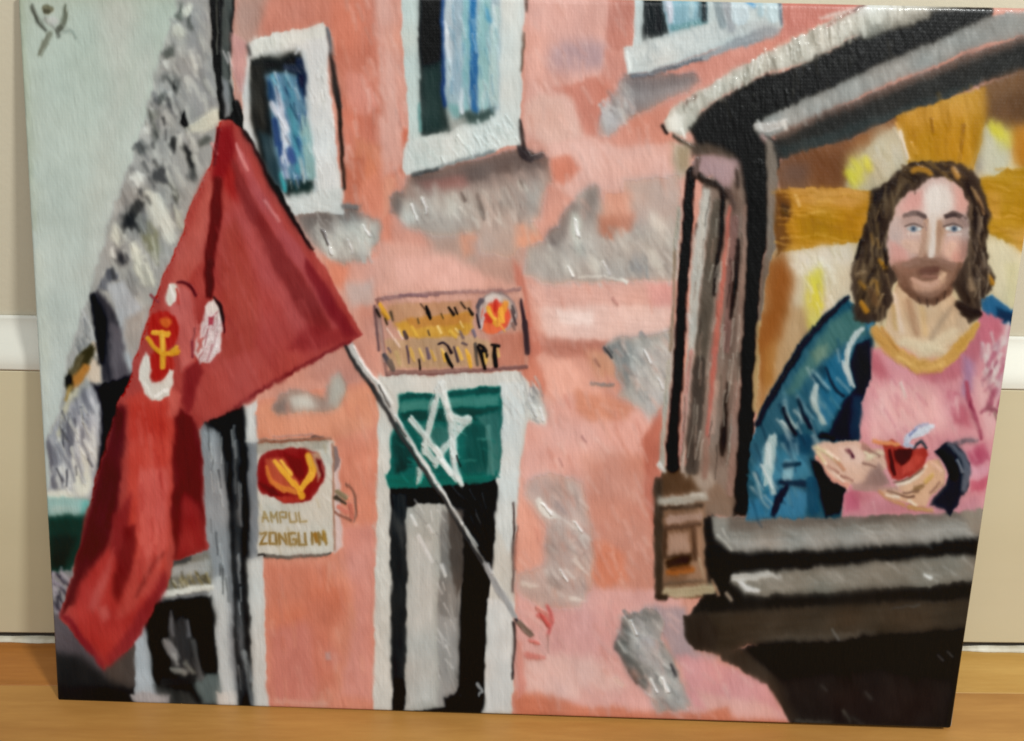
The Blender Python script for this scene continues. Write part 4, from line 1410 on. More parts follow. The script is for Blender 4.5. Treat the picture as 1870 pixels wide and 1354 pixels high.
P('#d0a28e', "1720,440 1756,440 1762,462 1736,480 1722,466", s=14)
P('#cd9280', "1740,460 1762,456 1756,484 1740,488", s=12)
P('#a4958f', "1754,392 1771,396 1768,446 1756,440", s=12)
P('#a9866c', "1684,404 1698,404 1698,470 1684,478 1676,460 1684,440", s=9, v=6)
P('#a8825f', "1708,404 1722,400 1724,420 1714,470 1706,460", s=9, v=6)
P('#dccfc4', "1697,392 1709,394 1706,430 1708,464 1700,472 1694,464 1698,430", s=7, v=4)
P('#9c6f58', "1684,462 1694,468 1690,478 1680,474", s=7)
P('#9a6c55', "1708,470 1716,462 1720,472 1710,478", s=7)
P('#d9b49c', "1646,438 1668,440 1670,452 1652,452", s=10)
P('#b98878', "1626,470 1642,480 1650,500 1636,500", s=10)
P('#a0776a', "1754,440 1768,440 1762,470 1752,476", s=10)
P('#7f5d4a', "1630,480 1660,476 1680,470 1712,474 1740,484 1760,478 1752,500 1736,532 1704,554 1674,548 1646,522", s=10, v=12)
P('#6a4a3b', "1676,474 1700,480 1728,476 1728,500 1712,512 1690,510 1674,496", s=12, v=6)
P('#6f4e3a', "1634,496 1652,504 1662,530 1690,550 1712,552 1736,528 1748,505 1738,536 1706,560 1672,552 1642,524", s=9, v=14)
P('#b88f76', "1664,510 1684,516 1712,512 1722,500 1728,512 1716,528 1694,536 1672,530", s=9, v=8)
P('#c6a384', "1714,494 1728,496 1726,514 1712,520", s=7)
P('#8a6350', "1640,480 1680,472 1684,490 1650,500", s=12, a=.8)
P('#8e6a54', "1726,476 1758,484 1750,500 1730,494", s=12, a=.8)
flush([FCE], 4, .95)
E('#a48a80', 1668, 404, 24, 13, -4, s=14, a=.8, v=3)
E('#967c71', 1744, 408, 24, 14, 4, s=14, a=.8, v=3)
E('#b9a49b', 1638, 420, 14, 22, 10, s=14, a=.6, v=3)
strokes('''
#b08c76|8-7-9|1691,402 1687,440 1682,468
#a8846c|7-8-6|1716,406 1714,430 1712,462
#cfa995|14-10|1654,446 1672,458
#d2a791|14-10|1738,448 1730,464
#d0c2b6|9-8-8-10|1703,394 1705,420 1703,448 1700,467
#8b6a58|5-6-5|1683,474 1700,478 1716,475
#836250|9-12-12-8|1662,486 1686,481 1712,481 1742,492
#74523f|9-12-9|1644,508 1656,526 1672,540
#6a4a37|10-13-12-9|1656,530 1680,546 1706,550 1732,530
#6a4a37|8-9|1738,522 1746,504
#b8907a|7-10-10-7|1666,510 1686,521 1706,519 1722,503
#c6a384|6|1717,508 1724,500
#6b483b|9-12-9|1684,494 1697,495 1710,493
#7d5c49|9-11|1632,488 1644,512
#7d5c49|9-10|1752,484 1744,510
#8a6857|8|1650,484 1676,478
#8a6857|8|1716,478 1744,484
#8f6656|5|1684,505 1708,506''', s=7, w=.4, br=.25, t=.4, v=5)
strokes('''
#75615a|7-10-8|1652,395 1670,390 1688,395
#5f4d48|6-7|1676,391 1689,396
#604e48|9-11-7|1728,394 1744,391 1762,400
#4f3f3b|7-6|1729,395 1744,392
#927a72|7|1758,400 1766,412''', s=5, w=.3, br=.3, t=.4, v=5)
blobs('''
#a3a5a3 1669 418 13 5 2 s=6
#a9aba8 1742 418 14 5 2 s=6
#667483 1668 418 5.5 5.5 0 s=5
#5e6a78 1742 418 5.5 5.5 0 s=5
#38434f 1668 418 2.5 2.5 0 s=3
#38434f 1742 418 2.5 2.5 0 s=3
#c6c7c3 1679 418 3 2.5 0 s=4
#d0d0ca 1730 417 4 3 0 s=4
#c9cbc9 1752 418 3 3 0 s=4''', v=2, w=.2, t=.3)
strokes('''
#6f5d56|3-4-3|1653,413 1669,409 1685,415
#6a5851|3-4-3|1723,413 1741,409 1757,416
#cdb8ab|4|1658,427 1680,427
#c9b5aa|4|1730,428 1754,428
#9c7f74|3|1688,408 1692,420
#4a3427|3|1676,544 1680,554
#4a3427|3|1692,548 1694,560
#4a3427|3|1712,546 1710,556
#4a3427|3|1726,534 1724,546''', s=3.5, w=.2, br=.2, t=.3, v=4)

HAI = part('painted_hair', parent=FIG)
defer()
P('#43352a', "1636,318 1600,350 1590,386 1580,410 1573,425 1570,455 1562,475 1554,500 1554,530 1562,552 1554,583 1588,592 1616,582 1628,552 1632,520 1636,512 1626,480 1620,450 1622,420 1632,396 1644,366 1668,344 1700,322 1728,322 1756,342 1768,380 1774,420 1764,466 1750,496 1740,520 1760,560 1752,574 1768,588 1794,576 1792,548 1812,532 1818,508 1806,482 1803,440 1808,384 1790,328 1756,300 1706,293 1660,298",
  s=9, v=14, g=75, w=1.4)
P('#2c221b', "1590,350 1632,330 1612,400 1600,450 1580,430", s=14, v=10)
P('#594834', "1640,320 1668,310 1670,332 1640,360 1620,400 1618,370", s=14, v=12)
P('#544432', "1560,490 1600,470 1610,520 1600,560 1570,560", s=16, v=14)
P('#2a201a', "1764,330 1780,350 1790,420 1800,470 1790,480 1778,400", s=9)
P('#5b4c3e', "1768,440 1786,440 1784,520 1768,540 1760,500", s=12, v=14)
D(['#6d5a41', '#2b211a', '#57462f', '#3a2d22', '#7d6a50'], "1640,320 1600,360 1575,440 1558,510 1566,580 1610,580 1622,520 1612,440 1640,370 1670,335 1700,300", 80, 26, 6, 100, 85, s=4, a=.65, spread=24)
D(['#6b5844', '#2a201a', '#7b6b5c', '#463729'], "1765,310 1800,380 1800,470 1812,520 1780,570 1755,540 1775,480 1770,380", 60, 26, 6, 84, 86, s=4, a=.65, spread=22)
D(['#5a4631', '#2a1f17', '#7d6136'], "1650,305 1700,296 1760,305 1750,330 1700,318 1660,335", 34, 18, 6, 20, 87, s=4, a=.6, spread=30)
strokes('''
#a4752c|10-12-8|1668,312 1684,308 1700,316
#b08346|8-10|1740,310 1748,322
#c9a67e|4|1742,308 1748,314
#8a6a4a|4-7-4|1780,348 1790,370 1796,392
#a88a60|3|1774,342 1786,362
#a3762c|7-9|1606,474 1616,488
#9a702e|5-7|1568,516 1580,526
#94703a|5|1588,520 1600,512 1604,540
#6b5137|12|1592,530 1600,556
#a8772a|8-10|1574,552 1582,566
#a8772a|5-9|1806,504 1812,518
#8a693a|4|1590,428 1594,446
#87683e|4|1602,436 1606,452
#8f785f|5-8|1770,510 1776,530
#33271f|14-18-12|1750,556 1768,570 1788,572
#201812|6|1564,470 1572,440
#8a7458|5|1564,502 1580,498''', s=4)
flush([HAI], 3, .5)
blend([HAI], 1, .5)
D(['#7a6548', '#2a1f18', '#8c7350', '#3c2e23'], "1640,320 1590,380 1562,480 1560,560 1600,580 1625,520 1615,420 1650,350", 26, 30, 5, 100, 191, a=.5, s=5, spread=26, t=.9)
D(['#7d6a55', '#251b16', '#8d7c68'], "1768,330 1800,390 1800,480 1812,530 1780,565 1760,520 1780,440", 20, 28, 5, 82, 192, a=.5, s=5, spread=24, t=.9)
# hands, heart, cloth
HAN = part('painted_hands', parent=FIG)
defer()
P('#1a212b', "1706,826 1728,806 1756,816 1772,846 1766,888 1742,930 1735,944 1722,928 1700,922 1720,890 1734,868 1724,846", s=6, v=5)
L('#5d616b', "1734,812 1756,830 1766,860 1758,894", (6, 12, 13, 10), s=6)
L('#10141a', "1716,826 1736,846 1742,870", (14, 20, 16), s=6)
L('#777a82', "1748,840 1758,862", 4, s=4)
P('#cda893', "1484,815 1500,808 1530,806 1562,806 1586,818 1612,822 1620,850 1606,866 1590,880 1560,886 1524,872 1504,852", s=6, v=10, g=40)
P('#d9b7a6', "1530,816 1560,812 1584,830 1570,850 1540,840", s=10)
P('#8b6e66', "1590,860 1606,846 1616,866 1626,884 1590,892 1560,886 1580,878", s=9, v=8)
P('#a5847b', "1556,880 1600,888 1650,890 1640,900 1560,896", s=9)
P('#b08070', "1574,808 1600,824 1590,832 1572,822", s=7)
P('#cfa584', "1640,890 1670,868 1694,844 1712,838 1726,862 1722,884 1700,910 1690,924 1660,918 1630,912 1606,902 1616,894 1650,898", s=6, v=10)
strokes('''
#c3b78f|6-8|1488,816 1510,828 1530,842
#cfc093|5|1492,826 1506,846
#e2cbb9|3|1506,846 1540,878
#c08a6c|6|1524,836 1540,856
#5c2c38|6-8|1550,824 1556,834
#8a5a58|4|1545,822 1552,828
#ccb79b|9-7|1584,838 1600,830 1616,826
#d9cfae|4|1580,826 1590,836
#a67c70|4|1576,816 1588,824
#d8c6b0|7-10-8|1640,884 1668,874 1688,852
#8f6d49|12-8|1672,894 1684,888
#c9a262|8|1690,880 1700,868
#b98660|6-8|1606,898 1620,910 1650,922
#dfcdb8|4-6|1618,904 1640,908
#e0cdb4|6|1660,914 1672,922
#b68a5a|10-7|1660,926 1700,930
#7a564a|3|1588,822 1606,834
#7a564a|3|1576,846 1598,852
#6d4c3c|3-4|1620,896 1652,906 1668,906
#7d5a48|3|1650,900 1676,896
#6d4c3c|3-4|1634,880 1660,874 1684,856
#8a6450|4|1700,900 1714,880
#8a5f50|4|1536,868 1556,876
#e6cdbb|4|1510,826 1530,838
#a87c6a|5|1512,850 1530,862
#e0b59c|6|1700,846 1716,860''', s=4)
flush([HAN], 3, .6)
part('painted_heart', parent=FIG)
P('#9c382e', "1610,808 1630,804 1648,818 1676,822 1690,818 1694,832 1684,856 1664,870 1640,876 1630,874 1620,850", s=5, v=9)
P('#4b1a14', "1630,820 1666,822 1660,846 1644,850 1634,838", s=6)
P('#b0473b', "1650,850 1672,832 1684,838 1672,858 1650,868", s=8)
L('#4f1715', "1624,822 1630,850 1634,866", (5, 8, 6), s=4)
L('#cf8a5c', "1596,804 1616,808 1640,812", (8, 9, 6), s=5)
strokes('''
#b9bdcb|10-14-12|1654,812 1660,798 1674,790
#c6cdd6|12-16-12|1668,796 1684,788 1700,780
#7e86a8|5|1660,794 1672,786
#9ba3bb|4|1672,782 1694,774
#3c4148|5-7-5|1668,818 1680,808 1690,818
#a9afbf|7|1652,812 1664,816''', s=5)
resume(SHR)

# ---- flag pole
part('painted_flagpole')
L('#3c3a38', "631,628 647,660 677,704 705,748 739,806 788,880 832,948 864,1004 898,1060", (8, 9, 9, 8, 6, 6, 5), s=4, br=.3)
L('#b7b6b1', "640,626 655,658 686,700 713,744 747,802 793,874 837,944 869,1000 904,1060", (10, 10.5, 10, 7, 5, 4, 3.6), s=3.5, br=.5)
L('#9b9c9c', "884,1030 900,1060 920,1092 940,1126", (7, 12, 12, 9), s=5, br=.5)
strokes('''
#dddcd8|4-6-4|646,632 660,660 684,692
#d6d5d0|5-7|684,690 700,716 712,738
#45423f|3|692,704 712,742
#c9c9c5|5|720,756 736,780
#3d3b39|3|724,770 748,806
#d9d9d5|4-5|744,800 770,842 796,880
#dadad6|4-5|800,886 822,918 846,956
#d2d2cd|3|852,964 872,996
#aeafb0|5|890,1030 898,1048
#3a3436|6-8|942,1132 952,1144
#7b6a5e|10-14-9|948,1138 960,1150 970,1160
#c0605a|7-9|988,1122 1000,1140
#c97a70|6|968,1170 984,1176
#c98a80|8|980,1110 996,1120''', s=3, t=1.)

# ---- the red flag
FLAG = part('painted_flag')
defer()
P('#14120f', "440,232 452,240 480,296 512,350 548,412 576,456 570,466 545,430 505,366 470,300", s=5, v=4)
P('#a5423a', "402,222 420,218 440,232 470,290 505,358 545,425 575,462 602,505 628,552 662,612 630,628 560,666 480,714 440,742 372,772 362,790 372,860 374,943 379,1002 345,1016 318,1026 306,1067 275,1128 240,1180 192,1224 150,1175 108,1130 133,1050 157,943 186,831 216,736 240,683 263,606 286,540 300,500 328,440 352,370 384,300 396,260",
  s=5, v=7, g=72)
P('#a8453f', "440,330 480,400 560,560 620,600 560,660 440,735 390,760 384,640 400,560 400,420", s=18, v=6, g=66)
P('#a24237', "400,420 440,400 470,540 470,680 400,740 400,600", s=26, v=5)
P('#b0504c', "430,380 470,430 520,520 590,600 540,600 470,500", s=22, v=5, g=62)
P('#9c2722', "404,270 430,290 456,340 450,372 420,360 402,330", s=20, v=6)
P('#85302d', "418,282 436,300 470,372 520,456 575,540 610,604 580,612 545,570 490,474 440,370", s=9, v=6, g=60)
P('#a94d4d', "436,268 456,300 500,384 560,470 605,548 630,596 612,604 570,530 510,440 460,350 432,290", s=7, v=6, g=60)
P('#822629', "560,470 600,530 645,600 655,614 626,614 590,560 556,490", s=7, v=5)
P('#8b2c2c', "560,590 600,600 652,614 620,632 560,640 520,640", s=16, v=5, a=.8)
P('#b2554b', "355,400 384,310 398,330 384,400 372,470 340,520 300,560 320,470", s=14, v=7, g=108)
P('#8e1f1f', "398,232 424,226 432,270 404,330 388,330 392,280", s=10, v=7)
L('#6a1b17', "398,330 394,400 384,460 382,530", (16, 22, 20, 14), s=7, br=.15)
L('#5c1714', "386,480 382,540", (14, 12), s=6)
P('#9c3a33', "372,540 392,560 372,640 350,700 340,620", s=16, v=5)
P('#892a29', "336,662 366,660 372,680 356,740 344,762 330,730", s=12, v=6)
P('#a9473f', "366,690 440,640 540,640 560,664 480,712 440,740 380,768 352,756", s=14, v=6)
L('#7b2526', "640,622 560,664 480,712 430,742", (5, 7, 7, 6), s=5)
P('#6b1c1a', "322,740 352,764 364,790 370,860 374,1000 320,1024 308,900 312,800", s=8, v=7, g=88)
P('#952a27', "336,900 362,920 376,1000 322,1022 330,960", s=14, v=7)
P('#bc4437', "232,726 260,712 312,730 322,750 314,850 312,960 302,1040 250,1090 226,980 236,850", s=12, v=8, g=88)
P('#c3564d', "258,860 308,850 308,990 290,1050 256,1040 250,940", s=16, v=7, g=88)
P('#b63a2d', "240,740 310,740 300,800 240,800", s=18, v=8)
P('#c25a4e', "300,700 330,720 326,760 310,760", s=10)
P('#5c1c1d', "214,744 232,742 226,830 214,930 196,1010 170,1090 128,1110 112,1128 134,1050 160,940 188,834", s=12, v=7, g=104)
P('#8b2a29', "210,940 240,900 232,1000 210,1060 196,1040", s=12, v=6)
P('#ab3630', "150,1060 200,1000 240,1060 300,1060 270,1130 200,1216 150,1160 128,1120", s=16, v=8)
P('#79201f', "228,960 250,960 246,1040 216,1100 204,1080", s=12, v=6)
P('#b24c46', "194,1040 210,1000 200,1060 172,1120 160,1110", s=12, v=6)
P('#b5483f', "250,1020 300,1010 290,1060 240,1120 210,1130 226,1080", s=16, v=7)
P('#8f2b2c', "300,1040 306,1067 275,1128 240,1180 200,1218 196,1200 240,1140 280,1080", s=12, v=6)
P('#84242a', "110,1122 128,1126 160,1170 192,1214 190,1224 150,1176", s=9, v=6)
P('#c0625a', "178,1110 194,1104 200,1124 190,1136", s=12, a=.7)
strokes('''
#d1837f|3-6-4|432,262 440,284 452,312
#d99a93|3|388,262 396,282
#c77a78|4|484,366 510,404
#6f1f20|5|400,236 392,300''', s=4)
strokes('''
#55191a|6-9-6|300,1010 276,1040 250,1090''', s=8, a=.4)
flush([FLAG], 3, .6)
D(['#b5514b', '#983631', '#bb5c57'], "400,380 450,380 580,600 560,650 400,740 390,600", 50, 44, 8, 68, 171, a=.25, s=8, spread=10)
D(['#c85a4e', '#a32e28', '#cc655b'], "250,740 310,740 300,1020 250,1060", 34, 44, 8, 86, 172, a=.35, s=8, spread=8)
part('painted_emblem', parent=FLAG)
P('#b4605a', "300,540 325,518 350,530 360,600 356,660 330,680 320,600", s=14, v=6)
blobs('''
#a62a22 299 602 29 36 -6 s=6
#9f2a20 294 668 22 34 0 s=9
#c3602e 303 588 10 9 0 s=8
#cbc5b9 313 538 10 21 14 s=6''')
P('#cdc6bb', "266,644 274,652 276,672 274,690 280,700 292,700 304,690 308,676 316,680 317,706 310,724 296,732 276,730 262,718 254,694 258,670", s=5, v=6)
P('#a3271f', "276,648 300,640 306,676 296,696 282,698", s=7, v=5)
strokes('''
#cb922e|7-9-10|270,618 282,634 298,646
#cf9a34|8-12|280,608 306,610
#cd9632|10-11-9|295,608 298,640 297,672
#c98f2c|8-14|300,648 322,642
#cf9a36|9-7|318,640 322,634
#d8a844|5|296,612 298,640
#5c1d20|4-7-5|324,516 344,520 358,540
#7a3438|4|276,540 290,552
#7b3038|5-4|352,622 352,652''', s=4, w=.4)
P('#c6b1ae', "376,556 390,548 402,566 406,600 404,640 384,662 366,662 356,644 360,610 372,584", s=6, v=12, g=100)
P('#d2c6bf', "374,560 390,548 400,560 400,584 390,580 384,566 378,580", s=6)
P('#d0bfbb', "388,610 402,590 402,630 388,656", s=9)
D(['#e0d6d2', '#b88f90', '#a9686a', '#d8c9c5', '#c4a5a4'], "366,600 396,566 404,600 396,645 370,656", 26, 20, 5, 108, 201, a=.75, s=4, spread=20, t=1.)
D(['#a9564f', '#b5605a'], "356,590 372,600 366,650 352,640", 8, 16, 6, 100, 202, a=.7, s=5)
P('#9a3b46', "380,580 390,578 388,594 380,594", s=5)
strokes('''
#e4ddd6|4-6|310,522 318,550
#b0483f|4|322,528 326,556
#ddd5cb|5|262,700 276,722
#e6dfd6|5-7|284,724 306,714
#352020|4-8-5|390,544 402,560 408,590
#5a2124|4|408,590 410,606
#8f4a48|4|356,600 352,620''', s=4)


# ---- wet paint dragged along the brush direction, and a little blending
def _shift(a, dx, dy):
    xi = np.clip(np.arange(PW) + int(round(dx)), 0, PW - 1)
    yi = np.clip(np.arange(PH) + int(round(dy)), 0, PH - 1)
    return a[yi][:, xi]


def _drag(a, ang, n, step):
    c, s = math.cos(math.radians(ang)), math.sin(math.radians(ang))
    out = 0
    for k in range(-n, n + 1):
        out = out + _shift(a, k * step * c, k * step * s)
    return out / (2 * n + 1)


def _pull(ang, amp, wd, seed):
    """bristles pull the wet edge of every stroke along the brush direction"""
    global IMG, HGT, PID
    c, s = math.cos(math.radians(ang)), math.sin(math.radians(ang))
    u = _gx * c + _gy * s
    v = -_gx * s + _gy * c
    d = (vnoise(u / 30, v / wd, seed) + .6 * vnoise(u / 14, v / (wd * .5), seed + 3)) * amp
    d = d * np.clip(1.0 + 1.6 * vnoise(_gx / 60, _gy / 60, seed + 8), .25, 1.8) * DETAIL
    xs = np.clip(np.arange(PW)[None] + d * c * SC, 0, PW - 1.01)
    ys = np.clip(np.arange(PH)[:, None] + d * s * SC, 0, PH - 1.01)
    xi = xs.astype(int); yi = ys.astype(int)
    fx = (xs - xi)[..., None].astype(np.float32); fy = (ys - yi)[..., None].astype(np.float32)
    IMG = (IMG[yi, xi] * (1 - fx) + IMG[yi, xi + 1] * fx) * (1 - fy) + (IMG[yi + 1, xi] * (1 - fx) + IMG[yi + 1, xi + 1] * fx) * fy
    HGT = HGT[yi, xi]
    PID = PID[yi, xi]


# fine work (face, hands, lettering, emblems) is pulled about less than the broad areas
DETAIL = np.ones((PH, PW), np.float32)
for cx_, cy_, rx_, ry_, k_ in ((1695, 430, 110, 130, .75), (1640, 850, 150, 60, .6), (830, 610, 150, 70, .6), (530, 900, 90, 110, .6),
                               (320, 610, 110, 130, .5), (810, 790, 90, 100, .5), (95, 55, 60, 60, .4)):
    DETAIL -= k_ * np.clip(1.5 - np.hypot((_gx - cx_) / rx_, (_gy - cy_) / ry_), 0, 1)
DETAIL = np.clip(DETAIL, .15, 1)
_pull(80, 2.2, 7.5, 40)
_pull(58, 1.8, 6.0, 50)

_soft = _drag(IMG, 66, 3, 1.0)
_soft = _drag(_drag(_soft, 0, 2, 1.), 90, 2, 1.)
_m = (np.clip(.12 + vnoise(_gx / 30, _gy / 30, 61) * 1.3, .05, .85) * DETAIL)[..., None]
IMG = IMG * (1 - _m) + _soft * _m
_s2 = _drag(_drag(IMG, 0, 1, 1.), 90, 1, 1.)
IMG = IMG * .8 + _s2 * .2
# greyer mixtures in the wall, the cloak and the heart
_g = IMG.mean(-1, keepdims=True)
_f = np.isin(PID, [FAC, PLA])[..., None]
IMG = np.where(_f, IMG * np.array([.985, 1.01, 1.0], np.float32) + (_g - IMG) * .06 + np.array([2, 1, 3], np.float32), IMG)
_f = np.isin(PID, [W1, W2, W3, ROB, FCE, NEC, HAN, FLAG, DOOR])[..., None]
IMG = np.where(_f, IMG + (_g - IMG) * .08, IMG)
_f = (PID == BAN)[..., None]
IMG = np.where(_f, (IMG + (_g - IMG) * .15) * .88, IMG)
_f = (PID == CLO)[..., None]
IMG = np.where(_f, (IMG + (_g - IMG) * .2) * .93, IMG)
_f = (PID == RUIN)[..., None]
IMG = np.where(_f, (IMG - 150) * 1.25 + 143, IMG)
_f = (PID == PLA)[..., None]
IMG = np.where(_f, (IMG - 155) * 1.05 + np.array([156, 153, 149], np.float32), IMG)
IMG = (IMG - 135) * 1.07 + 135
# pigment never mixes evenly: broken tone at stroke size and at bristle size
_k = vnoise(_gx / 16, _gy / 22, 71) * 7 + vnoise(_gx / 60, _gy / 60, 72) * 8
_lum = IMG.mean(-1)
_k = _k * np.clip(_lum / 120, .25, 1.1)
IMG = IMG + _k[..., None] + (BR * 3.6 * np.clip(_lum / 110, .35, 1.))[..., None]
_w = (vnoise(_gx / 48, _gy / 48, 75) * 8)[..., None] * np.array([1., -.2, -.8], np.float32)
_w = _w * np.where(PID == SKY, .3, 1.)[..., None]
IMG = IMG + _w * np.clip(_lum / 140, .1, 1)[..., None]
# deeper darks: thick unmixed black and umber
_l = IMG.mean(-1, keepdims=True)
IMG = IMG * (1 - .22 * np.clip(1 - _l / 85, 0, 1))
HGT = HGT * .75 + _drag(HGT, 62, 2, 1.) * .25
HGT = np.where(PID == PLA, HGT * .6, HGT)
_fine = streaks(_gx, _gy, 60, 91, 18, 3.0)
HGT = HGT + _fine * (.09 + .38 * np.clip(HGT - .4, 0, 1.))


# tidy the outlines of the painted areas: each point goes to the area most present around it
_best = np.full((PH, PW), -1., np.float32); _who = PID.copy()
for _k in np.unique(PID):
    _mk = (PID == _k).astype(np.float32)
    _r = np.where(_mk.any(1))[0]; _c = np.where(_mk.any(0))[0]
    _sl = (slice(max(_r[0] - 6, 0), _r[-1] + 7), slice(max(_c[0] - 6, 0), _c[-1] + 7))
    _v = _mk[_sl]
    for _i in range(2):
        _v = _box1(_box1(_v, 3, 0), 3, 1)
    _u = _v > _best[_sl]
    _best[_sl] = np.where(_u, _v, _best[_sl]); _who[_sl] = np.where(_u, _k, _who[_sl])
PID = _who

# ================================================================== MATERIALS
def material(name, base=(.5, .5, .5), rough=.5, spec=.5):
    m = bpy.data.materials.new(name)
    m.use_nodes = True
    nt = m.node_tree
    b = nt.nodes["Principled BSDF"]
    b.inputs["Base Color"].default_value = (*base, 1)
    b.inputs["Roughness"].default_value = rough
    b.inputs["Specular IOR Level"].default_value = spec
    return m, nt, b


def noise(nt, scale, detail=4., vec=None, rough=.55):
    n = nt.nodes.new("ShaderNodeTexNoise")
    n.inputs["Scale"].default_value = scale
    n.inputs["Detail"].default_value = detail
    n.inputs["Roughness"].default_value = rough
    if vec is not None:
        nt.links.new(vec, n.inputs["Vector"])
    return n


def ramp(nt, fac, stops):
    r = nt.nodes.new("ShaderNodeValToRGB")
    el = r.color_ramp.elements
    while len(el) < len(stops):
        el.new(.5)
    for e, (p, c) in zip(el, stops):
        e.position = p
        e.color = (*c, 1)
    nt.links.new(fac, r.inputs[0])
    return r


def mapped(nt, scale=(1, 1, 1), rot=(0, 0, 0), src="Object"):
    tc = nt.nodes.new("ShaderNodeTexCoord")
    mp = nt.nodes.new("ShaderNodeMapping")
    mp.inputs["Scale"].default_value = scale
    mp.inputs["Rotation"].default_value = rot
    nt.links.new(tc.outputs[src], mp.inputs["Vector"])
    return mp.outputs[0]


def bump(nt, b, height, strength, dist):
    u = nt.nodes.new("ShaderNodeBump")
    u.inputs["Strength"].default_value = strength
    u.inputs["Distance"].default_value = dist
    nt.links.new(height, u.inputs["Height"])
    nt.links.new(u.outputs[0], b.inputs["Normal"])


def mth(nt, op, a, b_=None, v=None):
    n = nt.nodes.new("ShaderNodeMath")
    n.operation = op
    nt.links.new(a, n.inputs[0])
    if b_ is not None:
        nt.links.new(b_, n.inputs[1])
    if v is not None:
        n.inputs[1].default_value = v
    return n.outputs[0]


# oil paint: pigment colour per point of the film, uneven gloss, canvas weave and hair-fine bristle marks
M_PAINT, nt, b = material("oil_paint", rough=.42, spec=.11)
at = nt.nodes.new("ShaderNodeAttribute")
at.attribute_name = "pigment"
nt.links.new(at.outputs["Color"], b.inputs["Base Color"])
v = mapped(nt, (1, 1, 1))
gl = noise(nt, 22, 3, v)
rr = nt.nodes.new("ShaderNodeMapRange")
rr.inputs["To Min"].default_value = .24
rr.inputs["To Max"].default_value = .5
nt.links.new(gl.outputs["Fac"], rr.inputs["Value"])
nt.links.new(rr.outputs[0], b.inputs["Roughness"])
fine = noise(nt, 60, 3, mapped(nt, (9, 1, 1.6), (0, math.radians(28), 0)))
wv = nt.nodes.new("ShaderNodeTexWave"); wv.inputs["Scale"].default_value = 190; wv.bands_direction = 'X'
wv.inputs["Distortion"].default_value = 1.5
wz = nt.nodes.new("ShaderNodeTexWave"); wz.inputs["Scale"].default_value = 190; wz.bands_direction = 'Z'
wz.inputs["Distortion"].default_value = 1.5
nt.links.new(v, wv.inputs["Vector"]); nt.links.new(v, wz.inputs["Vector"])
weave = mth(nt, 'MULTIPLY', mth(nt, 'MULTIPLY', wv.outputs["Fac"], wz.outputs["Fac"]), v=.055)
bump(nt, b, mth(nt, 'ADD', weave, fine.outputs["Fac"]), .6, .0005)
b.inputs["Coat Weight"].default_value = .09
b.inputs["Coat Roughness"].default_value = .1

M_CANVAS, nt, b = material("primed_canvas", rough=.85, spec=.2)
v = mapped(nt)
n1 = noise(nt, 14, 4, v)
r = ramp(nt, n1.outputs["Fac"], [(.35, (.12, .10, .09)), (.5, (.42, .38, .32)), (.62, (.55, .52, .45))])
nt.links.new(r.outputs[0], b.inputs["Base Color"])
n2 = noise(nt, 900, 2, v)
bump(nt, b, n2.outputs["Fac"], .4, .0004)

M_WALL, nt, b = material("matt_wall_paint", rough=.8, spec=.3)
v = mapped(nt)
n1 = noise(nt, 5, 3, v)
r = ramp(nt, n1.outputs["Fac"], [(.3, (.47, .415, .31)), (.7, (.51, .455, .345))])
nt.links.new(r.outputs[0], b.inputs["Base Color"])
n2 = noise(nt, 320, 3, v)
bump(nt, b, n2.outputs["Fac"], .25, .0006)

M_SKIRT, nt, b = material("satin_skirting_paint", rough=.33, spec=.55)
v = mapped(nt)
n1 = noise(nt, 9, 4, mapped(nt, (.4, 1, 1)))
r = ramp(nt, n1.outputs["Fac"], [(.3, (.49, .425, .28)), (.7, (.54, .47, .32))])
nt.links.new(r.outputs[0], b.inputs["Base Color"])
n2 = noise(nt, 160, 2, mapped(nt, (.15, 1, 1)))
bump(nt, b, n2.outputs["Fac"], .15, .0004)

M_MOULD, nt, b = material("gloss_moulding_lit", rough=.3, spec=.55)  # paler than the board: light on the slope put into the colour
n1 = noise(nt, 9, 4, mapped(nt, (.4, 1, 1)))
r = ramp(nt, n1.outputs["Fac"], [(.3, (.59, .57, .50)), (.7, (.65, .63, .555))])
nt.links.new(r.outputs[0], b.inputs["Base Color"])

M_BEAD, nt, b = material("white_sealant", rough=.5, spec=.4)
n1 = noise(nt, 60, 3, mapped(nt))
r = ramp(nt, n1.outputs["Fac"], [(.35, (.36, .31, .22)), (.62, (.58, .54, .44))])
nt.links.new(r.outputs[0], b.inputs["Base Color"])

M_GAP, nt, b = material("dark_gap", (.05, .042, .034), .9, .1)


def wood(name, a, c, d, seed):
    m, nt, b = material(name, rough=.42, spec=.4)
    v = mapped(nt, (1.6, 14, 1), src="Object")
    off = nt.nodes.new("ShaderNodeVectorMath")
    off.inputs[1].default_value = (seed * 3.1, seed * 7.7, 0)
    nt.links.new(v, off.inputs[0])
    n1 = noise(nt, 3.2, 5, off.outputs[0], .6)
    n2 = noise(nt, 26, 4, off.outputs[0], .6)
    mx = mth(nt, 'ADD', mth(nt, 'MULTIPLY', n1.outputs["Fac"], v=.75), mth(nt, 'MULTIPLY', n2.outputs["Fac"], v=.25))
    r = ramp(nt, mx, [(.33, a), (.5, c), (.66, d)])
    nt.links.new(r.outputs[0], b.inputs["Base Color"])
    bump(nt, b, n2.outputs["Fac"], .12, .0003)
    return m


M_WOOD = [wood("oak_board_" + w, *c, i) for i, (w, c) in enumerate((
    ("amber", ((.27, .098, .017), (.335, .125, .023), (.40, .163, .034))),
    ("honey", ((.34, .175, .038), (.40, .22, .052), (.46, .27, .072))),
    ("tan", ((.29, .128, .028), (.345, .163, .039), (.41, .205, .052)))))]


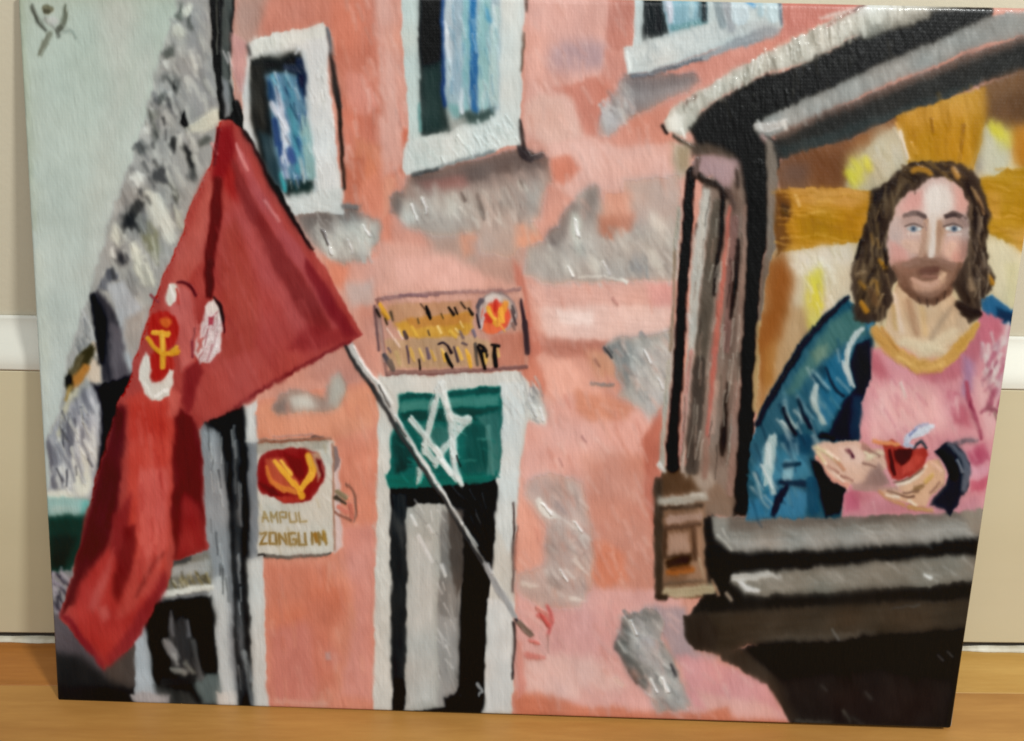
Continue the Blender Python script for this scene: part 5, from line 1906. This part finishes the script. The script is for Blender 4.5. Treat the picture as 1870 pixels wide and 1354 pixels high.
# ================================================================== OBJECT HELPERS
def new_obj(name, me, parent=None, mat=None):
    o = bpy.data.objects.new(name, me)
    COL.objects.link(o)
    if mat:
        me.materials.append(mat)
    if parent:
        o.parent = parent
    return o


def prism_x(name, prof, x0, x1, mat, parent=None, smooth=False):
    """extrude a (y, z) outline along x"""
    n = len(prof)
    vs = [(x0, y, z) for y, z in prof] + [(x1, y, z) for y, z in prof]
    fs = [(i, (i + 1) % n, (i + 1) % n + n, i + n) for i in range(n)]
    fs += [tuple(range(n - 1, -1, -1)), tuple(range(n, 2 * n))]
    me = bpy.data.meshes.new(name)
    me.from_pydata(vs, [], fs)
    me.update()
    if smooth:
        for p in me.polygons:
            p.use_smooth = len(p.vertices) == 4
    return new_obj(name, me, parent, mat)


def empty(name, loc=(0, 0, 0)):
    o = bpy.data.objects.new(name, None)
    COL.objects.link(o)
    o.location = loc
    o.empty_display_size = .05
    return o


# ================================================================== ROOM
wall = prism_x("wall", [(0, .17), (0, 1.6), (.06, 1.6), (.06, .17)], -1.6, 1.6, M_WALL)
wall["kind"] = "structure"

TK = .016
curve = []
for k in range(9):
    t = k / 8
    curve.append((-.0025 - (TK - .0025) * (t - math.sin(2 * math.pi * t) / (2 * math.pi) * .55), 0.2035 - .021 * t))
skirt = empty("skirting_board")
skirt["kind"] = "structure"
prism_x("board", [(0, .006), (0, .1780), (-TK + .0006, .1780), (-TK + .0001, .1775), (-TK + .0001, .0075), (-TK + .0015, .006)], -1.6, 1.6, M_SKIRT, skirt)
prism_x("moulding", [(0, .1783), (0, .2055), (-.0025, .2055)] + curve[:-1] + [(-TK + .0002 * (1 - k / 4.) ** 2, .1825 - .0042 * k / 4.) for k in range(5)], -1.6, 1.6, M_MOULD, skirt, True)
prism_x("gap", [(-.001, 0), (-.001, .0058), (-TK + .0035, .0058), (-TK + .0035, 0)], -1.6, 1.6, M_GAP, skirt)
# bead of sealant along the floor, uneven in thickness
vs, fs = [], []
NB = 360
for i in range(NB + 1):
    x = -1.0 + 2.0 * i / NB
    rr_ = .0022 + .0004 * math.sin(x * 61) * math.sin(x * 23 + 1) + .0002 * math.sin(x * 210)
    for k in range(5):
        a = math.pi / 2 * k / 4
        vs.append((x, -TK + .003 - rr_ * 1.6 * math.cos(a), rr_ * math.sin(a) + .0002))
for i in range(NB):
    for k in range(4):
        q = i * 5 + k
        fs.append((q, q + 5, q + 6, q + 1))
me = bpy.data.meshes.new("sealant_bead")
me.from_pydata(vs, [], fs)
for p in me.polygons:
    p.use_smooth = True
new_obj("sealant_bead", me, skirt, M_BEAD)

floor = empty("floor")
floor["kind"] = "structure"


def board_mesh(x0, x1, y0, y1, e=.0002):
    me = bpy.data.meshes.new("floorboard")
    z = 0
    vs = [(x0, y0, -.012), (x1, y0, -.012), (x1, y1, -.012), (x0, y1, -.012),
          (x0, y0, -e), (x1, y0, -e), (x1, y1, -e), (x0, y1, -e),
          (x0 + e, y0 + e, z), (x1 - e, y0 + e, z), (x1 - e, y1 - e, z), (x0 + e, y1 - e, z)]
    fs = [(0, 3, 2, 1), (0, 1, 5, 4), (1, 2, 6, 5), (2, 3, 7, 6), (3, 0, 4, 7),
          (4, 5, 9, 8), (5, 6, 10, 9), (6, 7, 11, 10), (7, 4, 8, 11), (8, 9, 10, 11)]
    me.from_pydata(vs, [], fs)
    return me


k = 0
y1 = .02
for row, wd in enumerate((.074, .125, .125, .125, .125)):
    y0 = y1 - wd
    cuts = [-1.6, [-.05, -.85, .9, -.7, .4][row], 1.6]
    for c in range(2):
        new_obj("floorboard", board_mesh(cuts[c], cuts[c + 1] - .0002, y0, y1 - .0002), floor, M_WOOD[(0, 1, 0, 2, 1, 2, 0, 1, 2, 0)[k]])
        k += 1
    y1 = y0

# ================================================================== THE CANVAS
W_, T_ = .50, .006
LEAN, YAW, DB = 0.15933407, -0.04194616, 0.05984132
CM = Matrix.Translation((-W_ / 2, -DB, 0)) @ Matrix.Rotation(YAW, 4, 'Z') @ Matrix.Rotation(-LEAN, 4, 'X')
pic = empty("oil_painting")
pic.matrix_world = CM
pic["label"] = "unframed oil painting of a red flag on a pink facade and a robed figure in a dark wooden frame, leaning on the skirting"
pic["label"] = "unframed oil painting with a red flag, pink facade and robed figure, leaning against the wall"
pic["category"] = "painting"

# front corners in the canvas' own plane (a home-made stretcher, a few millimetres out of square)
QUAD = np.array([(-.00307, -.00184), (.49706, .00176), (.50184, .37925), (.00194, .37568)])
GN, GM = 1040, 760
uu, vv = np.meshgrid(np.linspace(0, 1, GN + 1), np.linspace(0, 1, GM + 1))
# rounded corners
cr = .004
ux, uz = uu * W_, vv * .3775
dx = np.minimum(ux, W_ - ux) / cr
dz = np.minimum(uz, .3775 - uz) / cr
inc = (dx < 1) & (dz < 1)
a_ = 1 - dx; b_ = 1 - dz
na = a_ * np.sqrt(np.maximum(1 - b_ * b_ / 2, 0)); nb = b_ * np.sqrt(np.maximum(1 - a_ * a_ / 2, 0))
ux = np.where(inc, np.where(ux < W_ / 2, (1 - na) * cr, W_ - (1 - na) * cr), ux)
uz = np.where(inc, np.where(uz < .18, (1 - nb) * cr, .3775 - (1 - nb) * cr), uz)
uu, vv = ux / W_, uz / .3775
LX = (1 - uu) * (1 - vv) * QUAD[0, 0] + uu * (1 - vv) * QUAD[1, 0] + uu * vv * QUAD[2, 0] + (1 - uu) * vv * QUAD[3, 0]
LZ = (1 - uu) * (1 - vv) * QUAD[0, 1] + uu * (1 - vv) * QUAD[1, 1] + uu * vv * QUAD[2, 1] + (1 - uu) * vv * QUAD[3, 1]
# layout of the picture on the canvas (plane homography, canvas metres -> layout units)
Cw = np.array(cam.matrix_world.inverted() @ CM)
pl = np.stack([LX, np.full(LX.shape, -T_), LZ, np.ones(LX.shape)], -1) @ Cw.T
SX = 935 + 1500 * pl[..., 0] / -pl[..., 2]
SY = 677 - 1500 * pl[..., 1] / -pl[..., 2]


def sample(A, x, y):
    fx = np.clip((x - OX) * SC - .5, 0, PW - 1.001); fy = np.clip((y - OY) * SC - .5, 0, PH - 1.001)
    xi = fx.astype(int); yi = fy.astype(int); fx = fx - xi; fy = fy - yi
    if A.ndim == 3:
        fx = fx[..., None]; fy = fy[..., None]
    return (A[yi, xi] * (1 - fx) + A[yi, xi + 1] * fx) * (1 - fy) + (A[yi + 1, xi] * (1 - fx) + A[yi + 1, xi + 1] * fx) * fy


col = np.clip(sample(IMG, SX, SY), 4, 245) / 255.
lin = np.where(col <= .04045, col / 12.92, ((col + .055) / 1.055) ** 2.4)
# the picture was noted as seen under the lamps, which are stronger on the right: back to true pigment
PIGMENT_GAIN = ((.93 - .20 * uu) * (1 - .07 * vv))[..., None] * np.array([.985, .985, 1.01])
lin = np.clip(lin * PIGMENT_GAIN - np.array([.008, .007, .005]), .001, .9)
hgt = sample(HGT, SX, SY)
de = np.minimum(np.minimum(uu * W_, (1 - uu) * W_), np.minimum(vv, 1 - vv) * .3775)
RO = .0018
roll = np.where(de < RO, RO - np.sqrt(np.maximum(RO * RO - (RO - de) ** 2, 0)), 0)
relief = .0007
LY = -T_ + roll - hgt * relief * np.clip(de / .003, .25, 1)
# the weave-tight canvas is very slightly dished between the bars
V = np.stack([LX, LY, LZ], -1).reshape(-1, 3)
CLR = np.concatenate([lin, np.ones(lin.shape[:2] + (1,))], -1).reshape(-1, 4)
ii = np.arange(GM)[:, None] * (GN + 1) + np.arange(GN)[None]
quads = np.stack([ii, ii + 1, ii + GN + 2, ii + GN + 1], -1).reshape(-1, 4)
cxm = (SX[:-1, :-1] + SX[1:, 1:]) / 2; cym = (SY[:-1, :-1] + SY[1:, 1:]) / 2
fid = PID[np.clip(((cym - OY) * SC).astype(int), 0, PH - 1), np.clip(((cxm - OX) * SC).astype(int), 0, PW - 1)].reshape(-1)
objs = {}
todo = list(range(len(PARTS)))
for pid in todo:
    name, par, lab = PARTS[pid]
    q = quads[fid == pid]
    if len(q) < 4:
        print("empty part", name)
        continue
    used, inv = np.unique(q, return_inverse=True)
    inv = inv.reshape(q.shape).astype(np.int32)
    me = bpy.data.meshes.new(name)
    me.vertices.add(len(used))
    me.vertices.foreach_set("co", V[used].astype(np.float32).ravel())
    me.loops.add(inv.size)
    me.loops.foreach_set("vertex_index", inv.ravel())
    me.polygons.add(len(q))
    me.polygons.foreach_set("loop_start", np.arange(0, inv.size, 4, dtype=np.int32))
    me.polygons.foreach_set("use_smooth", np.ones(len(q), bool))
    me.update(calc_edges=True)
    ca = me.color_attributes.new("pigment", 'FLOAT_COLOR', 'POINT')
    ca.data.foreach_set("color", CLR[used].astype(np.float32).ravel())
    o = new_obj(name, me, objs[par] if par is not None and par in objs else pic, M_PAINT)
    if lab:
        o["label"] = lab
    objs[pid] = o

# sides and back: canvas folded round the stretcher
ring = [(0, 0)]
def corner(q, k):
    return QUAD[k]
F = [tuple(QUAD[k]) for k in range(4)]
Bk = [(0, 0), (W_, 0), (W_, .3775), (0, .3775)]
c_ = .0016
vs = []
cen = (.25, .19)
for (x, z) in F:
    vs.append((x + (c_ if x < .25 else -c_), -T_ + RO * .9, z + (c_ if z < .19 else -c_)))
for (x, z) in F:
    vs.append((x + (.0003 if x < .25 else -.0003), -T_ + RO * 1.6, z + (.0003 if z < .19 else -.0003)))
for (x, z) in Bk:
    vs.append((x, 0, z))
fs = [(3, 2, 1, 0)]
for r_ in range(2):
    for k in range(4):
        a, b2 = r_ * 4 + k, r_ * 4 + (k + 1) % 4
        fs.append((a, b2, b2 + 4, a + 4))
fs.append((8, 9, 10, 11))
me = bpy.data.meshes.new("canvas")
me.from_pydata(vs, [], fs)
me.update()
new_obj("canvas", me, pic, M_CANVAS)
